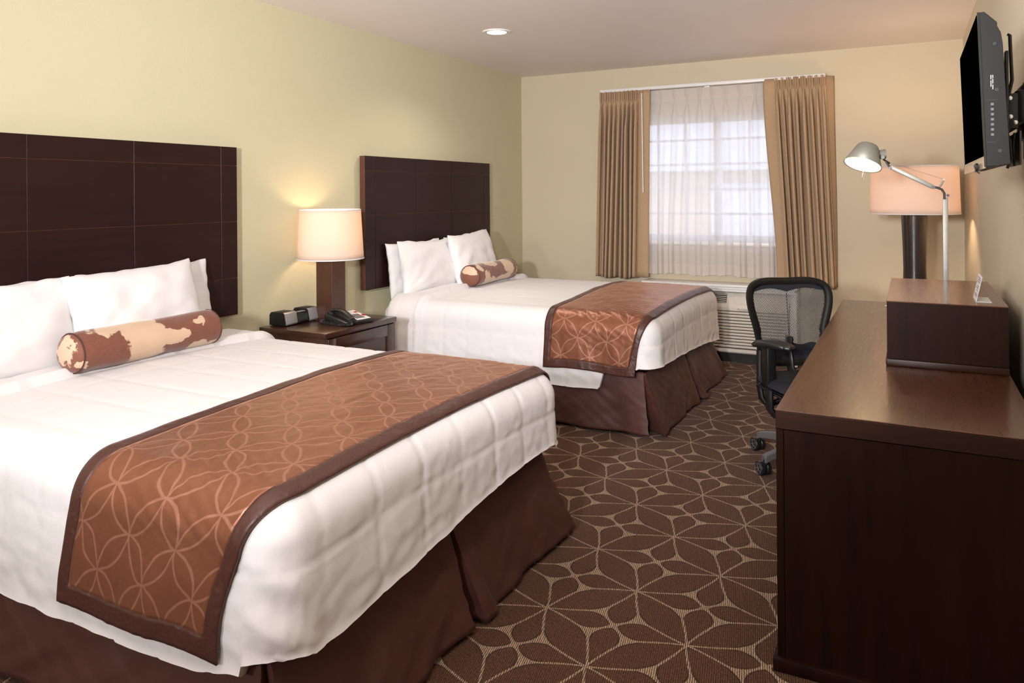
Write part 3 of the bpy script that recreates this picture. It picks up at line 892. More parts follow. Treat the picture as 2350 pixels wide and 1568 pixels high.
# telephone
t = thing('telephone', 'black corded desk telephone with white faceplate on the nightstand', 'telephone', (.358, 3.330, nz), R(-12))
t.scale = (.92, .92, .92)
b = B()
bp = [(-.105, 0), (.105, 0), (.108, .020), (-.100, .058), (-.108, .050)]     # (x: back -> front, z)
b.prism(bp, 'y', -.105, .105, .006); b.build('body', M['black'], t, local=True)
sl = math.atan2(-.038, .208)
fr = Matrix.Rotation(-sl, 3, 'Y')
b = B(); b.box(-.082, .092, -.010, .094, .0405, .0435, .001, 1, rot=fr, piv=(0, 0, .040)); fp_ = b.build('faceplate', M['paper'], t, local=True)
def on_plate(bld, x0, x1, y0, y1, h=.0030):
    bld.box(x0, x1, y0, y1, .0430, .0430+h, .0006, 1, rot=fr, piv=(0, 0, .040))
for i in range(4):
    for j in range(3):
        b = B(); on_plate(b, -.002+i*.020, .012+i*.020, .004+j*.022, .020+j*.022); b.build('key', M['grayplastic'], fp_, local=True)
b = B(); on_plate(b, -.048, -.026, .066, .088, .0015); b.build('red_tab', M['red'], fp_, local=True)
b = B(); on_plate(b, .022, .044, .074, .090, .0036); b.build('red_tab', M['red'], fp_, local=True)
for k in range(5):
    b = B(); on_plate(b, -.076+k*.010, -.073+k*.010, .004, .050, .0004); b.build('print', M['ink'], fp_, local=True)
hs = bpy.data.objects.new('handset', None); COL.objects.link(hs); hs.parent = t
b = B()
pts = [(-.108+k*.216/14, -.058, .052 - (-.108+k*.216/14)*(-.0)-.18*(k*.216/14-.0)*0 + .030*math.sin(PI*k/14)-.030*(k/14)) for k in range(15)]
b.tube([Vector(p)+Vector((0, 0, .012)) for p in pts], .014, 14, ell=(1.45, .75)); b.build('grip', M['black'], hs, local=True)
for (x, z) in ((-.092, .056), (.088, .030)):
    b = B(); b.lathe([(.012, -.014), (.025, -.012), (.028, -.002), (.027, .008), (.018, .016), (.002, .019)], (x, -.058, z), (math.sin(.18), 0, math.cos(.18)), 28); b.build('cup', M['black'], hs, local=True)
b = B(); pts = []
ctrl = [Vector((.104, -.070, .030)), Vector((.125, -.078, .012)), Vector((.110, -.118, .012)), Vector((.02, -.135, .012)), Vector((-.07, -.135, .012)), Vector((-.115, -.125, .012)), Vector((-.112, -.1, .018))]
def cr(c, u):
    n = len(c)-1; k = min(int(u*n), n-1); f = u*n-k
    p0, p1, p2, p3 = c[max(0, k-1)], c[k], c[k+1], c[min(n, k+2)]
    return .5*((2*p1)+(p2-p0)*f+(2*p0-5*p1+4*p2-p3)*f*f+(3*p1-p0-3*p2+p3)*f**3)
NT = 1100
for i in range(NT+1):
    u = i/NT; c = cr(ctrl, u); tg = (cr(ctrl, min(1, u+.002))-cr(ctrl, max(0, u-.002))).normalized()
    a = tg.cross(Vector((0, 0, 1))).normalized(); bb = tg.cross(a)
    th = u*2*PI*62
    pts.append(c+a*math.cos(th)*.0062+bb*math.sin(th)*.0062)
b.tube(pts, .0017, 5); b.build('coiled_cord', M['black'], t, local=True)

# ================================================================== DESK
t = thing('desk', 'long dark wood desk along the right wall', 'desk', (3.11, 3.4, 0))
DX0, DX1, DY0, DY1, DZ = 2.803, 3.424, 2.205, 4.600, .720
b = B(); b.box(DX0, DX1, DY0, DY1, DZ-.004, DZ, .0012, 1); b.build('top', M['desk'], t, smooth=False)
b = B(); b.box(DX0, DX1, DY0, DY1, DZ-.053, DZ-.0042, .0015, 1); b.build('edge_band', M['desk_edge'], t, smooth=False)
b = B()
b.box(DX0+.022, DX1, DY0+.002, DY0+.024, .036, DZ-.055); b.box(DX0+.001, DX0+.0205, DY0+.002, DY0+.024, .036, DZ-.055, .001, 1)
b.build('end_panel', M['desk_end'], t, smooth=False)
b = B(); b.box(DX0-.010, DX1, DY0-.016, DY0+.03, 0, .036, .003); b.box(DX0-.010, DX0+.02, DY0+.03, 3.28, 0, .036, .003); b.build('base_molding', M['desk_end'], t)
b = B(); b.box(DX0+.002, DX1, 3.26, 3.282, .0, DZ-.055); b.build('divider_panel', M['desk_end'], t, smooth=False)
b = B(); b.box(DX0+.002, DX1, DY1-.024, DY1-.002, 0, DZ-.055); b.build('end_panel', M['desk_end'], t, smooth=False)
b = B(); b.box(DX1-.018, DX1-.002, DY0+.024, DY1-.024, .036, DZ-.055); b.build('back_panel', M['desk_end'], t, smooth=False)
for k in range(3):
    z0 = .045+k*.205; b = B(); b.box(DX0+.001, DX0+.021, DY0+.028, 3.256, z0, z0+.198, .002); dr = b.build('drawer', M['desk_end'], t)
    b = B(); b.tube([(DX0+.002, 2.66, z0+.1), (DX0-.020, 2.665, z0+.1), (DX0-.020, 2.815, z0+.1), (DX0+.002, 2.82, z0+.1)], .005, 8); b.build('handle', M['alum'], dr)

# riser cabinet on the desk
t = thing('desk_riser', 'dark wood storage box standing on the desk against the wall', 'riser', (3.24, 3.31, DZ))
RX0, RX1, RY0, RY1, RZ = 3.063, 3.420, 2.926, 3.705, .944
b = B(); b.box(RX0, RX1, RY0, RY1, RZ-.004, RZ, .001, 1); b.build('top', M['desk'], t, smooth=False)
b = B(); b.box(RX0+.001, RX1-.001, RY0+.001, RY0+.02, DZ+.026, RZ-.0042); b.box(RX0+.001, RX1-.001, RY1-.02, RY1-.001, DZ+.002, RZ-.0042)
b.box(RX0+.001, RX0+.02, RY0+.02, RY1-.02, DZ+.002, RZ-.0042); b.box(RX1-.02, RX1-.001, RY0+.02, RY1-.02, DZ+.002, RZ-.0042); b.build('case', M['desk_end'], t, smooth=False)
b = B(); b.box(RX0-.003, RX1, RY0-.006, RY0+.012, DZ+.0005, DZ+.025, .004); b.box(RX0-.003, RX0+.01, RY0+.012, RY1, DZ+.0005, DZ+.025, .004); b.build('base_molding', M['desk_edge'], t)
b = B(); b.cyl((RX0+.001, RY0+.012, RZ-.020), (RX0-.004, RY0+.012, RZ-.020), .002, n=8); b.build('hinge_pin', M['chrome'], t)

# card tent
t = thing('tent_card', 'small white folded card with printed lines on the desk riser', 'card', (3.345, 3.06, RZ))
b = B(); b.box(3.335, 3.380, 3.012, 3.150, RZ+.0003, RZ+.0012); b.build('card_base', M['paper'], t, smooth=False)
rt = Matrix.Rotation(R(12), 3, 'Y')
b = B(); b.box(3.334, 3.3348, 3.012, 3.150, RZ+.0005, RZ+.088, rot=rt, piv=(3.334, 3.08, RZ)); cf = b.build('card_face', M['paper'], t, smooth=False)
for k, (z, y0, y1) in enumerate(((.076, 3.03, 3.13), (.069, 3.035, 3.125), (.062, 3.03, 3.13), (.048, 3.04, 3.10), (.041, 3.04, 3.12), (.033, 3.05, 3.09), (.020, 3.03, 3.13), (.014, 3.04, 3.12))):
    b = B(); b.box(3.3336, 3.334, y0, y1, RZ+z, RZ+z+.003, rot=rt, piv=(3.334, 3.08, RZ)); b.build('printed_line', M['ink'], cf, smooth=False)

# corner table and its lamp, beyond the far end of the desk
st = thing('side_table', 'small dark wood corner table under the pink-shaded lamp, beyond the desk', 'table', (3.26, 5.36, 0))
b = B(); b.box(3.06, 3.455, 5.14, 5.58, .715, .740, .003); b.build('top', M['desk'], st)
b = B(); b.box(3.08, 3.44, 5.16, 5.56, .640, .715, .002); b.build('apron', M['desk_end'], st)
for x in (3.085, 3.400):
    for y in (5.165, 5.520):
        b = B(); b.box(x, x+.035, y, y+.035, 0, .640, .002); b.build('leg', M['desk_end'], st)
PX, PY, PZ = 3.160, 5.36, .740
t = thing('table_lamp', 'table lamp with round dark base and wide pinkish shade behind the task lamp', 'lamp', (PX, PY, PZ))
b = B(); b.lathe([(.090, 0), (.090, .010), (.066, .014), (.064, .1), (.067, .25), (.075, .44), (.076, .46), (.012, .465)], (PX, PY, PZ), n=48); b.build('base', M['darkresin'], t)
b = B(); b.cyl((PX, PY, 1.20), (PX, PY, 1.28), .010); b.build('socket', M['brass'], t)
b = B(); b.lathe([(.012, 0), (.016, .02), (.030, .055), (.028, .08), (.012, .098), (.001, .1)], (PX, PY, 1.27), n=24); b.build('bulb', M['bulb'], t)
shade(t, PX, PY, 1.178, 1.476, .252, .243, M['shade2'])

# task lamp
TY = 3.85
t = thing('task_lamp', 'lit aluminium swing-arm task lamp standing on the desk', 'lamp', (3.275, TY, DZ))
b = B(); b.lathe([(.085, 0), (.085, .010), (.080, .014), (.012, .016)], (3.275, TY, DZ), n=48); b.build('base', M['alum'], t)
b = B(); b.cyl((3.275, TY, DZ+.014), (3.275, TY, DZ+.06), .007)
b.box(3.2645, 3.2855, TY-.006, TY+.006, DZ+.05, 1.292, .002)
b.build('lower_arm', M['alum'], t)
b = B(); b.box(3.2715, 3.2785, TY-.0072, TY-.006, .97, 1.06); b.build('spec_plate', M['silver'], t)
b = B(); pts = [(3.272, TY-.008, 1.285), (3.271, TY-.008, 1.312), (3.262, TY-.008, 1.328), (3.245, TY-.008, 1.336), (3.228, TY-.008, 1.340)]
b.tube(pts, .005, 10); b.cyl((3.285, TY-.012, 1.302), (3.285, TY+.012, 1.302), .0062, n=14); b.cyl((3.230, TY-.014, 1.338), (3.230, TY+.012, 1.338), .0075, n=14)
b.build('elbow_joint', M['black'], t)
b = B()
A0 = Vector((3.225, TY, 1.342)); A1 = Vector((3.062, TY-.01, 1.432)); dr_ = (A1-A0).normalized()
ang = math.atan2(dr_.z, dr_.x)
mid = (A0+A1)/2; Ln = (A1-A0).length
b.box(mid.x-Ln/2, mid.x+Ln/2, mid.y-.006, mid.y+.006, mid.z-.0085, mid.z+.0085, .002, rot=Matrix.Rotation(-ang, 3, 'Y'), piv=mid)
b.build('upper_arm', M['alum'], t)
b = B(); b.tube([(3.252, TY, 1.338), (3.262, TY, 1.352), (3.270, TY, 1.372)], .004, 8); b.cyl((3.270, TY-.006, 1.372), (3.270, TY+.006, 1.372), .005, n=12)
b.build('lever', M['alum'], t)
b = B(); b.tube([(3.270, TY, 1.373), (3.064, TY-.01, 1.450)], .0011, 6); b.tube([A0+Vector((0, -.002, -.011)), A1+Vector((0, -.002, -.011))], .0012, 6); b.build('tension_wire', M['silver'], t)
b = B(); b.tube([(3.060, TY-.012, 1.425), (3.052, TY-.014, 1.440), (3.042, TY-.014, 1.458)], .0045, 8); b.cyl((3.058, TY-.02, 1.428), (3.058, TY, 1.428), .006, n=12)
b.cyl((3.030, TY-.024, 1.476), (3.030, TY+.006, 1.476), .008, n=14); b.tube([(3.058, TY-.014, 1.448), (3.030, TY-.012, 1.468)], .004, 8)
b.build('head_joint', M['black'], t)
cdir = Vector((-.465+.46, -.885, .0)).normalized()      # roughly towards the room
right = Vector((.885, .465, 0))
nrm = (Vector((-.10, -.885, 0)).normalized()*.27 + Vector((0, 0, -1))*.92 + right*(-.24)).normalized()
HC = Vector((2.945, TY-.01, 1.443))
b = B(); b.lathe([(.081, 0), (.046, -.092), (.040, -.100), (.0, -.102)], HC, nrm, 56, cap0=False, cap1=True); hd = b.build('lamp_shade', M['alum'], t, angle=50); solid(hd, .0015, 1)
M['inner'] = simple('shade_inside', (.85, .78, .62), .4)
b = B(); b.lathe([(.0785, -.003), (.0450, -.090), (.030, -.096), (.0, -.097)], HC, nrm, 56, cap0=False, cap1=True); b.build('reflector', M['inner'], hd, angle=50)
M['bulb2'] = glow('task_bulb', (1, .80, .45), 30)
b = B(); b.lathe([(.010, -.085), (.014, -.07), (.026, -.050), (.024, -.032), (.010, -.022), (.0, -.021)], HC, nrm, 24); b.build('bulb', M['bulb2'], hd)
b = B(); b.cyl(HC-nrm*.055+right*.055, HC-nrm*.055+right*.086, .018, .024, 20); b.build('head_bracket', M['alum'], hd)
b = B(); p0 = HC+right*.012+Vector((0, 0, -.020)); b.tube([p0+right*.006, p0+Vector((0, 0, -.035))-right*.004, p0+Vector((0, 0, -.052))-right*.010, p0+Vector((0, 0, -.035))-right*.014, p0-right*.006+Vector((0, 0, .002))], .0011, 6); b.build('pull_loop', M['chrome'], hd)

# ================================================================== TV
t = thing('television', 'black flat television on a wall bracket above the desk', 'television', (3.36, 2.70, 1.58))
TY0, TY1 = 2.30, 3.055
prof = [(3.300, 1.784), (3.311, 1.7845), (3.339, 1.755), (3.339, 1.745), (3.347, 1.728), (3.351, 1.700), (3.366, 1.390), (3.3135, 1.3845)]
b = B(); b.prism(prof, 'y', TY0, TY1, .0012); b.build('back_shell', M['blackmatte'], t, smooth=False)
b = B(); b.prism([(3.2945, 1.7845), (3.3005, 1.7850), (3.3145, 1.3845), (3.3085, 1.3835)], 'y', TY0-.003, TY1+.003, .002); b.build('bezel', M['tvtrim'], t, smooth=False)
tl = lambda z: 3.2945+(1.7845-z)*(.014/.401)
b = B(); b.prism([(tl(1.778)-.0008, 1.778), (tl(1.778)+.0005, 1.778), (tl(1.412)+.0005, 1.412), (tl(1.412)-.0008, 1.412)], 'y', TY0+.004, TY1-.010); b.build('screen', M['screen'], t, smooth=False)
M['tvlip'] = simple('painted_reflection_lip', (.42, .33, .25), .18, .4)  # beige reflection of the room put into the lip's base colour
b = B(); b.prism([(tl(1.410)-.0012, 1.410), (tl(1.410)+.001, 1.410), (3.312, 1.381), (3.305, 1.379)], 'y', TY0-.001, TY1+.001, .0006); b.build('lower_lip', M['tvlip'], t, smooth=False)
b = B(); b.lathe([(.010, 0), (.012, .006), (.008, .012), (.0, .013)], (tl(1.385)-.002, TY0+.13, 1.388), (-1, 0, -.3), 20); b.tube([(tl(1.385)-.010, TY0+.13, 1.386), (tl(1.385)-.012, TY0+.11, 1.375), (tl(1.385)-.004, TY0+.10, 1.370)], .002, 6); b.build('camera_sensor', M['tvtrim'], t)
for i, z in enumerate((1.545, 1.532, 1.519, 1.506, 1.493, 1.480, 1.467)):
    b = B(); b.box(3.3235, 3.3310, TY0-.0018, TY0+.001, z-.0035, z+.0035, .0006, 1); b.build('side_button', M['grayplastic'], t)
for (x, z) in ((3.333, 1.700), (3.337, 1.582), (3.343, 1.425)):
    b = B(); b.lathe([(.0055, 0), (.0050, .0012), (.0, .0012)], (x, TY0, z), (0, -1, 0), 16); b.build('screw_cover', M['black'], t)
for z in (1.556, 1.448):
    b = B(); b.box(3.3145, 3.340 if z > 1.5 else 3.335, TY0-.0006, TY0+.001, z-.0006, z+.0006); b.build('panel_seam', M['black'], t, smooth=False)
for x_, spans in ((3.3275, ((1.620, 1.612), (1.610, 1.598), (1.595, 1.583))), (3.3235, ((1.620, 1.609), (1.606, 1.590)))):
    for (za, zb_) in spans:
        b = B(); b.box(x_, x_+.0022, TY0-.0012, TY0+.001, zb_, za); b.build('printed_mark', M['silver'], t, smooth=False)
# wall bracket
tb = thing('wall_bracket', 'black steel bracket holding the television to the right wall', 'bracket', (3.42, 2.6, 1.55))
b = B(); b.box(W-.02, W-.001, 2.44, 2.86, 1.42, 1.66, .003); b.build('wall_plate', M['blackmatte'], tb)
b = B(); b.tube([(3.374, 2.44, 1.745), (3.380, 2.44, 1.742), (3.384, 2.44, 1.62), (3.378, 2.44, 1.59), (3.376, 2.44, 1.57)], .0045, 8)
b.tube([(3.374, 2.95, 1.745), (3.380, 2.95, 1.742), (3.384, 2.95, 1.62), (3.378, 2.95, 1.59), (3.376, 2.95, 1.57)], .0045, 8); b.build('hook_rail', M['black'], tb)
b = B(); b.box(3.368, 3.376, 2.43, 2.46, 1.40, 1.70, .002); b.box(3.368, 3.376, 2.93, 2.96, 1.40, 1.70, .002); b.box(3.370, 3.398, 2.44, 2.95, 1.49, 1.585, .003)
b.build('mount_plate', M['black'], tb)
b = B(); b.box(3.398, 3.432, 2.50, 2.80, 1.51, 1.60, .006); b.box(3.425, W-.018, 2.54, 2.74, 1.47, 1.63, .008); b.build('arm', M['blackmatte'], tb)
for (x, z) in ((3.379, 1.572), (3.380, 1.522), (3.391, 1.506)):
    b = B(); b.lathe([(.0062, 0), (.0058, .002), (.003, .003), (.0, .003)], (x, 2.4385, z), (0, -1, 0), 18); b.build('bolt', M['brass'], tb)
b = B(); b.tube([(3.372, 2.47, 1.49), (3.380, 2.465, 1.46), (3.384, 2.465, 1.41), (3.376, 2.48, 1.385)], .004, 8); b.tube([(3.392, 2.47, 1.48), (3.388, 2.47, 1.44), (3.392, 2.48, 1.39)], .003, 8); b.build('cable', M['black'], tb)
b = B(); b.box(3.402, 3.407, 2.46, 2.70, 1.392, 1.485, .001); b.build('cover_plate', M['grayplastic'], tb)

# ================================================================== CURTAINS
t = thing('curtain_track', 'white curtain track above the window', 'curtain track', (1.7, YB-.06, 2.19))
b = B(); b.box(.805, 2.585, YB-.105, YB-.020, 2.175, 2.200, .003); b.build('track', M['white_trim'], t)
for x in (.9, 1.7, 2.5):
    b = B(); b.box(x-.02, x+.02, YB-.06, YB-.001, 2.165, 2.176, .002); b.build('bracket', M['white_trim'], t)
def drape(name, label, xt, xb_, zt, zb, y0, amp, n, seed, mat, hdr=.105, hemz=0, hemmat=None, sub=24, pamp=.022, pw=.30, harm=.22, lowpow=1.0):
    """pinch-pleated panel: xt,xb_ = (left, right) at the top and bottom"""
    b = B(); NU = n*sub
    rnd = random.Random(int(seed*100))
    ph = [rnd.uniform(-.25, .25) for _ in range(n+2)]
    def cums(v):
        c = [0]
        for _ in range(n): c.append(c[-1]+1+rnd.uniform(-v, v))
        return c
    cum, cum2 = cums(.15), cums(.42)
    am = [1+rnd.uniform(-.35, .25) for _ in range(n+1)]
    HH = zt-zb
    def vmap(t): return (t/.42)*(.30/HH) if t < .42 else (.30/HH)+(t-.42)/.58*(1-.30/HH)
    def fn(u, v):
        z = lerp(zt, zb, v); depth = (zt-z)
        k = min(int(u*n), n-1); f = u*n-k
        ut = lerp(cum[k], cum[k+1], f)/cum[-1]; ub = lerp(cum2[k], cum2[k+1], f)/cum2[-1]
        uu = lerp(ut, ub, .8*sst(.05, .9, v))
        x = lerp(lerp(xt[0], xt[1], uu), lerp(xb_[0], xb_[1], uu), v)
        d = f-.5
        pinch = math.exp(-((depth-hdr)/.022)**2)
        top = 1-sst(hdr*.55, hdr, depth)
        wid = lerp(pw*.42, pw, top) if depth < hdr else lerp(pw*.42, .32, sst(hdr, hdr+.22, depth))
        lob = math.exp(-abs(d/wid)**3)
        rip = .5+.5*math.cos(2*PI*d/wid*1.05)
        head = pamp*lob*(1-.45*pinch)*lerp(1, .35+.65*rip, 1-sst(hdr*.8, hdr, depth))
        am_ = lerp(am[k], am[k+1], f)
        low = amp*am_*(.5+.5*math.cos(2*PI*d))**lowpow + amp*harm*math.sin(4*PI*d+ph[k]*6)
        tt = sst(hdr*1.02, hdr+.26, depth)
        yy = lerp(head, low, tt)
        yy *= (1+.15*math.sin(depth*2+seed+k))
        x += tt*(xb_[1]-xb_[0])/n*.15*math.sin(4*PI*d)*(harm/.22)
        yy += .004*noise.noise(Vector((u*n*.8, z*2.5, seed)))
        zz = z + (.006*math.sin(k*1.7+seed) + .004*math.cos(2*PI*d))*sst(.85, 1, v)
        return Vector((x, y0-yy, zz))
    org = ((xt[0]+xt[1])/2, y0, zt)
    if hemmat is None:
        b.grid(NU, 80, lambda u, v: fn(u, vmap(v)))
        o = b.build(name, mat, origin=org, angle=180)
        return tag(o, label, 'curtain')
    vh = 1-(hemz)/(zt-zb); vt = hdr/(zt-zb)
    b.grid(NU, 50, lambda u, v: fn(u, lerp(vt, vh, v**1.6)))
    o = b.build(name, mat, origin=org, angle=180)
    h = B(); h.grid(NU, 8, lambda u, v: fn(u, lerp(vh, 1, v))); h.build('hem', hemmat, o, angle=180)
    h = B(); h.grid(NU, 16, lambda u, v: fn(u, lerp(0, vt, v))); h.build('heading_tape', hemmat, o, angle=180)
    return tag(o, label, 'curtain')
c1 = drape('drape_curtain', 'tan pleated curtain on the left side of the window', (.797, 1.150), (.748, 1.120), 2.176, .612, YB-.085, .072, 9, 1.0, M['curtain'], pamp=.048, pw=.40)
solid(c1, .0025)
b = B(); b.grid(6, 30, lambda u, v: Vector((lerp(1.135, 1.243, u)-.03*v*(1-u*.2), YB-.087-.012*math.sin(u*PI)-.012*u, lerp(2.176, .625, v)))); lf = b.build('leading_edge', M['curtain'], c1, angle=180); solid(lf, .0025)
c2 = drape('drape_curtain', 'tan pleated curtain on the right side of the window', (2.215, 2.585), (2.285, 2.650), 2.190, .605, YB-.085, .078, 8, 4.0, M['curtain'], pamp=.050, pw=.38)
solid(c2, .0025)
b = B(); b.grid(6, 30, lambda u, v: Vector((lerp(lerp(2.138, 2.235, u), lerp(2.232, 2.310, u), sst(0, 1, v)), YB-.10-.010*math.sin(u*PI)*(1-.5*v), lerp(2.188, .612, v)))); lf = b.build('leading_edge', M['curtain'], c2, angle=180); solid(lf, .0025)
b = B(); b.grid(6, 30, lambda u, v: Vector((lerp(lerp(2.570, 2.640, u), lerp(2.625, 2.652, u), sst(0, .8, v)), lerp(YB-.085, YB-.004, u), lerp(2.190, .607, v)))); lf = b.build('return_edge', M['curtain'], c2, angle=180); solid(lf, .0025)
drape('sheer_curtain', 'white sheer pleated curtain across the window', (1.05, 2.34), (1.05, 2.36), 2.172, .655, YB-.040, .030, 12, 2.5, M['sheer'], hdr=.095, hemz=.085, hemmat=M['sheerhem'], sub=26, pamp=.018, pw=.15, harm=.05, lowpow=2.2)
t = thing('curtain_wand', 'white draw wand hanging in front of the left curtain', 'wand', (1.185, YB-.15, 1.75))
b = B(); b.cyl((1.187, YB-.150, 2.145), (1.193, YB-.152, 1.325), .0042, n=12); b.build('rod', M['paper'], t)
b = B(); b.tube([(1.187, YB-.150, 2.140), (1.187, YB-.148, 2.160), (1.187, YB-.11, 2.168), (1.187, YB-.10, 2.176)], .0025, 8); b.build('hook', M['chrome'], t)

# ================================================================== PTAC
t = thing('air_conditioner', 'putty coloured wall air conditioner below the window', 'air conditioner', (1.78, YB-.1, .32))
AX0, AX1, AY = 1.25, 2.33, YB-.205
b = B()
b.prism([(YB-.002, .080), (AY+.008, .080), (AY, .090), (AY, .112), (AY+.014, .114), (AY+.014, .404), (AY, .406), (AY, .430), (AY+.010, .452), (AY+.055, .536), (AY+.075, .548), (YB-.002, .548)], 'x', AX0, AX1, .0)
b.build('housing', M['ptac'], t, smooth=False)
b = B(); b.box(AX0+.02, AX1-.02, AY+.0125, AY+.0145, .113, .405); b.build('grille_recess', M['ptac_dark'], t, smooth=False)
for k in range(12):
    z = .122+k*.0236
    b = B(); b.box(AX0+.005, AX1-.005, AY-.001, AY+.012, z, z+.0178, .004, 2, rot=Matrix.Rotation(R(10), 3, 'X')); b.build('louver', M['ptac'], t)
b = B()   # discharge vent on the sloping face
sy, sz = .084, .045
sl = math.atan2(.084, .045)
def slope(u): return (AY+.010+.045*u, .452+.084*u)
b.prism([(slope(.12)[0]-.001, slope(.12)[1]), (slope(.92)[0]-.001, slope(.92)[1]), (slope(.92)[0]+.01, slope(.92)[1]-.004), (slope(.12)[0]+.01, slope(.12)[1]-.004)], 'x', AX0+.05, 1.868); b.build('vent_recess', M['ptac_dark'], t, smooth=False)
for k in range(5):
    u = .20+k*.16; y, z = slope(u)
    b = B(); b.box(AX0+.052, 1.866-.012*k*0, y-.004, y+.006, z-.003, z+.003, .001); b.build('vent_slat', M['ptac'], t)
b = B(); y0_, z0_ = slope(.08); y1_, z1_ = slope(.95)
b.prism([(y0_-.003, z0_), (y1_-.003, z1_), (y1_, z1_-.001), (y0_, z0_-.001)], 'x', 1.92, 2.26, .001); b.build('control_door', M['ptac'], t)
M['ptacink'] = simple('grey_lettering', (.16, .15, .15), .5)
text('maker_name', 'PureAir', .026, M['ptacink'], t, (1.955, AY-.0008, .4095), (PI/2, 0, 0), extrude=0)
t2 = thing('air_conditioner_trim', 'white wood trim ledge above the air conditioner', 'trim', (1.78, YB-.1, .58))
b = B(); b.box(AX0-.06, AX1+.06, YB-.205, YB-.001, .551, .567, .003); b.box(AX0-.04, AX1+.04, YB-.190, YB-.001, .567, .585, .004); b.box(AX0-.06, AX1+.06, YB-.208, YB-.001, .585, .606, .004); b.build('ledge', M['white_trim'], t2)
b = B(); b.box(AX0-.055, AX0-.004, YB-.19, YB-.001, .012, .550, .003); b.build('side_board', M['white_trim'], t2)
b = B(); b.box(AX1+.004, AX1+.055, YB-.19, YB-.001, .012, .550, .003); b.build('side_board', M['white_trim'], t2)
b = B(); b.box(AX0+.01, AX1-.01, YB-.15, YB-.02, .0, .079); tag(b.build('floor_support', M['black_base'], t, smooth=False), 'black support under the unit')

# ================================================================== OFFICE CHAIR
t = thing('office_chair', 'black mesh-back office chair with armrests pushed up to the desk', 'chair', (2.728, 3.904, 0), R(-145.2))
b = B(); b.cyl((0, 0, .095), (0, 0, .17), .034, .030, 28); b.cyl((0, 0, .17), (0, 0, .37), .014, n=20); b.cyl((0, 0, .17), (0, 0, .27), .024, n=20); b.build('gas_lift', M['black'], t, local=True)
base_dir = [R(157.8+145.2+72*k) for k in range(5)]
b = B()
for a in base_dir:
    u = Vector((math.cos(a), math.sin(a), 0)); s = Vector((-u.y, u.x, 0))
    rings = []
    for (r, z0, z1, w) in ((.02, .095, .150, .030), (.10, .095, .140, .026), (.22, .082, .118, .022), (.285, .074, .104, .021), (.312, .062, .098, .018)):
        c = u*r
        rings.append([b.bm.verts.new(c+s*w+Vector((0, 0, z0))), b.bm.verts.new(c+s*w*.75+Vector((0, 0, z1))), b.bm.verts.new(c-s*w*.75+Vector((0, 0, z1))), b.bm.verts.new(c-s*w+Vector((0, 0, z0)))])
    b.skin(rings)
o = b.build('star_base', M['grayplastic'], t, local=True, angle=50)
mb = o.modifiers.new('Bevel', 'BEVEL'); mb.width = .004; mb.segments = 2
casters = []
for k, a in enumerate(base_dir):
    u = Vector((math.cos(a), math.sin(a), 0))*.302
    c = bpy.data.objects.new('caster', None); COL.objects.link(c); c.parent = t; c.location = (u.x, u.y, 0)
    c.rotation_euler = (0, 0, R(145.2)+R((48, 44, 100, 150, 75)[k]))
    bb = B(); bb.cyl((0, 0, .055), (0, 0, .080), .011, n=14); bb.box(-.008, .008, -.006, .030, .030, .062, .004); bb.build('stem', M['black'], c, local=True)
    for s in (-1, 1):
        bb = B(); bb.lathe([(.022, 0), (.029, .002), (.0325, .006), (.0325, .022), (.029, .025)], (s*.002, .018, .0325), (s, 0, 0), 36)
        w_ = bb.build('wheel', M['black'], c, local=True, angle=35)
        bb = B(); fx = s*.0278
        bb.tube([(fx, .018+math.cos(q)*.024, .0325+math.sin(q)*.024) for q in [2*PI*i/32 for i in range(33)]], .0015, 6, cap=False)
        for q in range(5):
            for dd in (-.18, .18):
                th = q*2*PI/5+dd; bb.tube([(fx, .018+math.cos(th-dd*.6)*.004, .0325+math.sin(th-dd*.6)*.004), (fx, .018+math.cos(th)*.0235, .0325+math.sin(th)*.0235)], .0012, 5)
        bb.cyl((s*.025, .018, .0325), (s*.0285, .018, .0325), .006, n=12)
        bb.build('hub_spokes', M['grayplastic'], w_, local=True)
# seat
b = B()
def seatfn(sg):
    def fn(u, v):
        x, y = 2*u-1, 2*v-1
        n_ = (abs(x)**3.4+abs(y)**3.4)**(1/3.4); k = max(abs(x), abs(y)); s = (k/n_) if n_ > 0 else 1
        X, Y = x*s*.250, y*s*.245
        e = max(0, 1-max(abs(x), abs(y))**5)**.5
        z = .395 + (.040*e + .006*(x*x) - .020*sst(.45, 1, y)*e if sg > 0 else -.030*e)
        return Vector((X, Y+.035, z))
    return fn
b.grid(28, 28, seatfn(1)); b.grid(28, 28, seatfn(-1)); b.build('seat', M['seatfab'], t, local=True, weld=.0006, angle=70)
b = B(); b.box(-.22, .22, -.18, .22, .352, .368, .008); b.box(-.09, .09, -.14, .10, .325, .356, .01); b.build('seat_pan', M['black'], t, local=True)
# backrest: curved frame
def back_pt(x, z):
    """point on the curved back surface"""
    tz = (z-.44)/.44
    y = -.225 - .075*tz - .03*math.sin(PI*min(1, max(0, tz)))*0 - .02*math.cos(tz*PI)*.5
    y += .55*x*x - .0
    return Vector((x, y, z))
half = [(0, .878), (.10, .880), (.165, .872), (.210, .845), (.228, .800), (.226, .745), (.214, .690), (.198, .630), (.186, .570), (.180, .520), (.172, .480), (.150, .452), (.10, .440), (0, .436)]
outl = half + [(-x, z) for x, z in reversed(half[1:-1])]
def smooth_loop(p, m=5):
    out = []; n = len(p)
    for i in range(n):
        p0, p1, p2, p3 = [Vector(p[(i+k) % n]) for k in (-1, 0, 1, 2)]
        for j in range(m):
            f = j/m; out.append(.5*((2*p1)+(p2-p0)*f+(2*p0-5*p1+4*p2-p3)*f*f+(3*p1-p0-3*p2+p3)*f**3))
    return out
loop = smooth_loop(outl)
b = B(); n_ = len(loop); rings = []
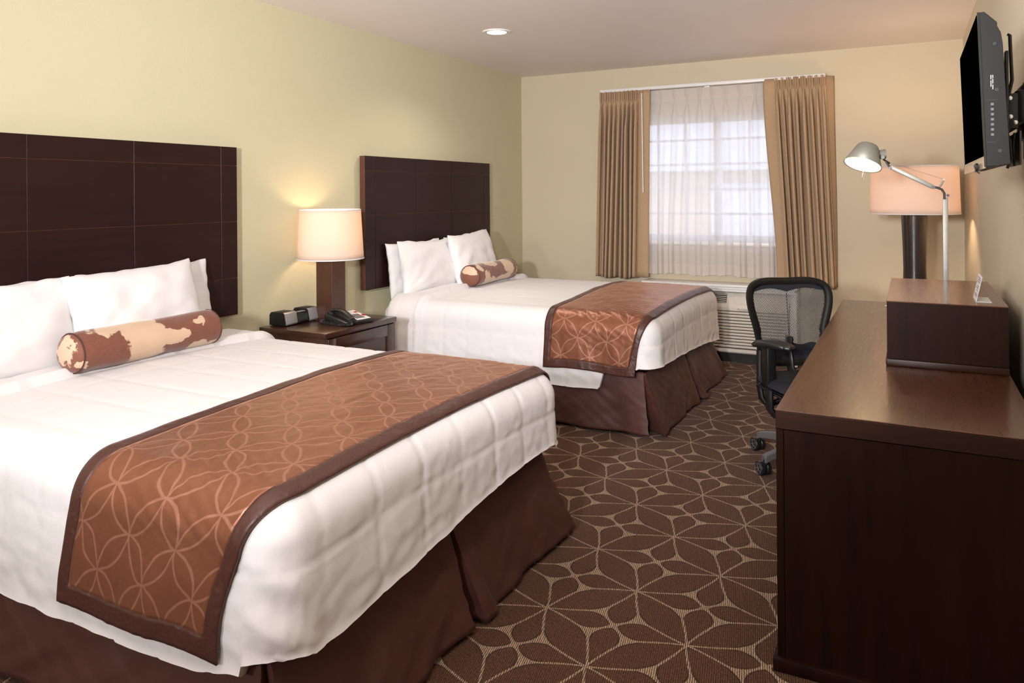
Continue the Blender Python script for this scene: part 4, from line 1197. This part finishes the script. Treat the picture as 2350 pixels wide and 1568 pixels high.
for i in range(n_):
    p = loop[i]; q = loop[(i+1) % n_]; o_ = loop[i-1]
    tg = (q-o_).normalized(); nr = Vector((tg.y, -tg.x))
    if nr.dot(p-Vector((0, .66))) < 0: nr = -nr
    wd = .034 if p.y > .60 else .028
    ring = []
    for (du, dy) in ((0, .012), (-wd*.5, .016), (-wd, .008), (-wd, -.010), (-wd*.5, -.016), (0, -.012)):
        pp = p+nr*du; ring.append(b.bm.verts.new(back_pt(pp.x, pp.y)+Vector((0, dy, 0))))
    rings.append(ring)
for i in range(n_):
    A, C = rings[i], rings[(i+1) % n_]
    for k in range(6): b.bm.faces.new((A[k], A[(k+1) % 6], C[(k+1) % 6], C[k]))
b.build('back_frame', M['blackmatte'], t, local=True, angle=70)
def inside_w(z, inset=.020):
    xs = []
    for i in range(n_):
        a, c = loop[i], loop[(i+1) % n_]
        if (a.y-z)*(c.y-z) <= 0 and abs(a.y-c.y) > 1e-7:
            xs.append(a.x+(c.x-a.x)*(z-a.y)/(c.y-a.y))
    return (max(xs) if xs else 0)-inset
def band(z0f, z1f, name, mat, off=0.0, nu=40, nv=24):
    b = B()
    def fn(u, v):
        x_ = 2*u-1
        z = lerp(z0f(x_), z1f(x_), v); w_ = max(.01, inside_w(min(.868, max(.447, z))))
        p = back_pt(x_*w_, z); p.y += off; return p
    b.grid(nu, nv, fn); return b.build(name, mat, t, local=True, angle=180)
topcurve = lambda x: .812 + .022*math.cos(x*PI*1.05)*-1*0 + .018*abs(math.sin(x*PI))*1.0 - .004
botcurve = lambda x: .520+.004*math.cos(x*PI*2)
band(lambda x: .500, topcurve, 'mesh_panel', M['mesh'], 0, 40, 40)
hp = band(topcurve, lambda x: .868, 'head_panel', M['seatfab'], .002); solid(hp, .006)
lp = band(lambda x: .446, lambda x: .545+.006*math.cos(x*9), 'lumbar_panel', M['seatfab'], .003); solid(lp, .006)
b = B(); p = [back_pt(0, z) for z in (.800, .7, .62, .54)]
b.tube([q+Vector((0, -.003, 0)) for q in p], .0035, 8); b.build('center_seam', M['black'], t, local=True)
# spine and lower uprights
b = B(); b.tube([(0, -.255, .58), (0, -.262, .50), (0, -.235, .41), (0, -.15, .355), (0, -.05, .345)], .020, 12, ell=(1.6, .8)); b.build('spine', M['black'], t, local=True)
for s in (-1, 1):
    b = B(); b.tube([(s*.180, -.212, .520), (s*.190, -.195, .46), (s*.200, -.172, .36), (s*.200, -.150, .30), (s*.185, -.125, .270), (s*.12, -.10, .300), (s*.06, -.08, .335)], .0175, 12, ell=(1.1, .85)); b.build('back_upright', M['blackmatte'], t, local=True)
# arms
for s in (-1, 1):
    arm = bpy.data.objects.new('armrest', None); COL.objects.link(arm); arm.parent = t
    b = B(); NU, NV = 30, 14; AXX = s*.226; tw = s*R(30)
    def padfn(sg):
        def fn(u, v):
            a = 2*u-1; c = 2*v-1
            hw = .047*(1-abs(a)**3.0*.30)*(1+.10*a)
            e = max(0, 1-abs(a)**4)**.5*max(0, 1-abs(c)**4)**.5
            k = max(abs(a), abs(c)); n2 = (abs(a)**4+abs(c)**4)**.25; q = k/n2 if n2 > 0 else 1
            X, Y = c*q*hw, a*q*.112
            return Vector((AXX-s*.008+X*math.cos(tw)-Y*math.sin(tw), .012+X*math.sin(tw)+Y*math.cos(tw), .598+(.020*e if sg > 0 else -.018*e) - .010*a*a+.004*a))
        return fn
    b.grid(NU, NV, padfn(1)); b.grid(NU, NV, padfn(-1)); b.build('arm_pad', M['black'], arm, local=True, weld=.0008, angle=75)
    b = B(); b.box(AXX-.024, AXX+.024, -.050, .015, .395, .586, .010, 3); b.build('sleeve', M['blackmatte'], arm, local=True)
    b = B(); b.tube([(AXX, -.016, .42), (AXX, -.014, .34), (AXX-s*.002, -.012, .285), (AXX-s*.024, -.010, .255), (s*.16, -.008, .255), (s*.12, -.004, .290), (s*.09, 0, .345)], .023, 12, ell=(1.2, .75)); b.build('post', M['black'], arm, local=True)

# ================================================================== DOWNLIGHT
def downlight(x, y, label):
    t = thing('recessed_light', label, 'ceiling light', (x, y, H), group=None)
    b = B(); b.lathe([(.062, -.001), (.064, -.006), (.088, -.008), (.093, -.004), (.094, -.0)], (x, y, H-.0005), n=64, cap0=False, cap1=False); b.build('trim_ring', M['white_trim'], t)
    b = B(); b.cyl((x, y, H-.0060), (x, y, H-.0015), .0632, n=48); b.build('lens', M['lensglow'], t, smooth=False)
    return t
M['lensglow'] = glow('frosted_lens', (1, .93, .82), 9)
downlight(.752, 4.352, 'round recessed ceiling light, switched on')

# ================================================================== LIGHTS
def point(name, loc, e, col, r, shadow=True):
    l = bpy.data.lights.new(name, 'POINT'); l.energy = e; l.color = col; l.shadow_soft_size = r
    o = bpy.data.objects.new(name, l); COL.objects.link(o); o.location = loc; return o
def spot(name, loc, aim, e, col, r, size, blend):
    l = bpy.data.lights.new(name, 'SPOT'); l.energy = e; l.color = col; l.shadow_soft_size = r; l.spot_size = size; l.spot_blend = blend
    o = bpy.data.objects.new(name, l); COL.objects.link(o); o.location = loc
    o.rotation_euler = (Vector(aim)-Vector(loc)).to_track_quat('-Z', 'Y').to_euler(); return o
WARM = (1, .70, .42)
point('nightstand_lamp_bulb', (LX, LY, 1.13), 5.5, WARM, .055)
point('desk_lamp_bulb', (PX, PY, 1.335), 17, (1, .68, .42), .055)
spot('task_lamp_bulb', HC-nrm*.02, HC+nrm, 5, (1, .72, .40), .02, R(120), .6)
spot('downlight_beam', (.752, 4.352, H-.012), (.752, 4.352, 0), 42, (1, .92, .84), .06, R(140), .8)
# fill lights added behind the camera to brighten the room, no fixture there
spot('rear_fill_spot', (.80, -3.6, 2.15), (1.7, 5.0, 1.6), 215, (1, .97, .99), .25, R(80), .8)
point('rear_fill_point', (1.2, -2.6, 2.0), 35, (1, .965, .965), .3)  # added soft fill, not a fixture of the room
spot('bounce_flash', (2.3, -.6, 1.5), (1.35, 1.9, 2.385), 480, (1, .975, .985), .10, R(110), .9)
spot('bounce_flash', (2.75, .3, 1.55), (1.9, 3.3, 2.385), 340, (1, .975, .985), .10, R(100), 1.0)  # second bounce spot, added to lift the far end of the room
sun = bpy.data.lights.new('sun', 'SUN'); sun.energy = 2.2; sun.angle = .02; sun.color = (1, .93, .82)
so = bpy.data.objects.new('sun', sun); COL.objects.link(so); so.rotation_euler = (R(52), 0, R(-25))

w = bpy.data.worlds.new('world'); SC.world = w; w.use_nodes = True
bg = w.node_tree.nodes['Background']; bg.inputs[0].default_value = (.72, .82, 1.0, 1); bg.inputs[1].default_value = 4.0

# ================================================================== CAMERA
yaw, roll = R(27.691919), R(-.45)
r0 = Vector((math.cos(yaw), math.sin(yaw), 0)); f0 = Vector((-math.sin(yaw), math.cos(yaw), 0)); u0 = Vector((0, 0, 1))
rr = r0*math.cos(roll)+u0*math.sin(roll); uu = -r0*math.sin(roll)+u0*math.cos(roll)
cam = bpy.data.cameras.new('camera'); co = bpy.data.objects.new('camera', cam); COL.objects.link(co); SC.camera = co
m = Matrix((rr, uu, -f0)).transposed().to_4x4(); m.translation = Vector((3.1396, 0, 1.325)); co.matrix_world = m
cam.sensor_width = 36; cam.lens = 36*1742.3138/2350; cam.shift_x = 0; cam.shift_y = -(784-444.4188)/2350
cam.clip_start = .05
vs = SC.view_settings; SC.display_settings.display_device = 'sRGB'
vs.view_transform = 'Standard'; vs.look = 'None'; vs.gamma = 1; vs.use_curve_mapping = False; vs.exposure = 0.13
cy = SC.cycles
cy.use_denoising = True
cy.use_adaptive_sampling = True; cy.adaptive_threshold = .06; cy.adaptive_min_samples = 16
cy.max_bounces = 6; cy.diffuse_bounces = 3; cy.glossy_bounces = 3; cy.transparent_max_bounces = 12; cy.transmission_bounces = 4
cy.sample_clamp_indirect = 6; cy.caustics_reflective = False; cy.caustics_refractive = False

# lettering as plain meshes
for o in [o for o in list(COL.objects) if o.type == 'FONT']:
    bpy.context.view_layer.update()
    me = bpy.data.meshes.new_from_object(o.evaluated_get(bpy.context.evaluated_depsgraph_get()))
    n_ = bpy.data.objects.new(o.name.split('.')[0], me); COL.objects.link(n_)
    n_.parent = o.parent; n_.location = o.location; n_.rotation_euler = o.rotation_euler
    nm = o.name; bpy.data.objects.remove(o); n_.name = nm
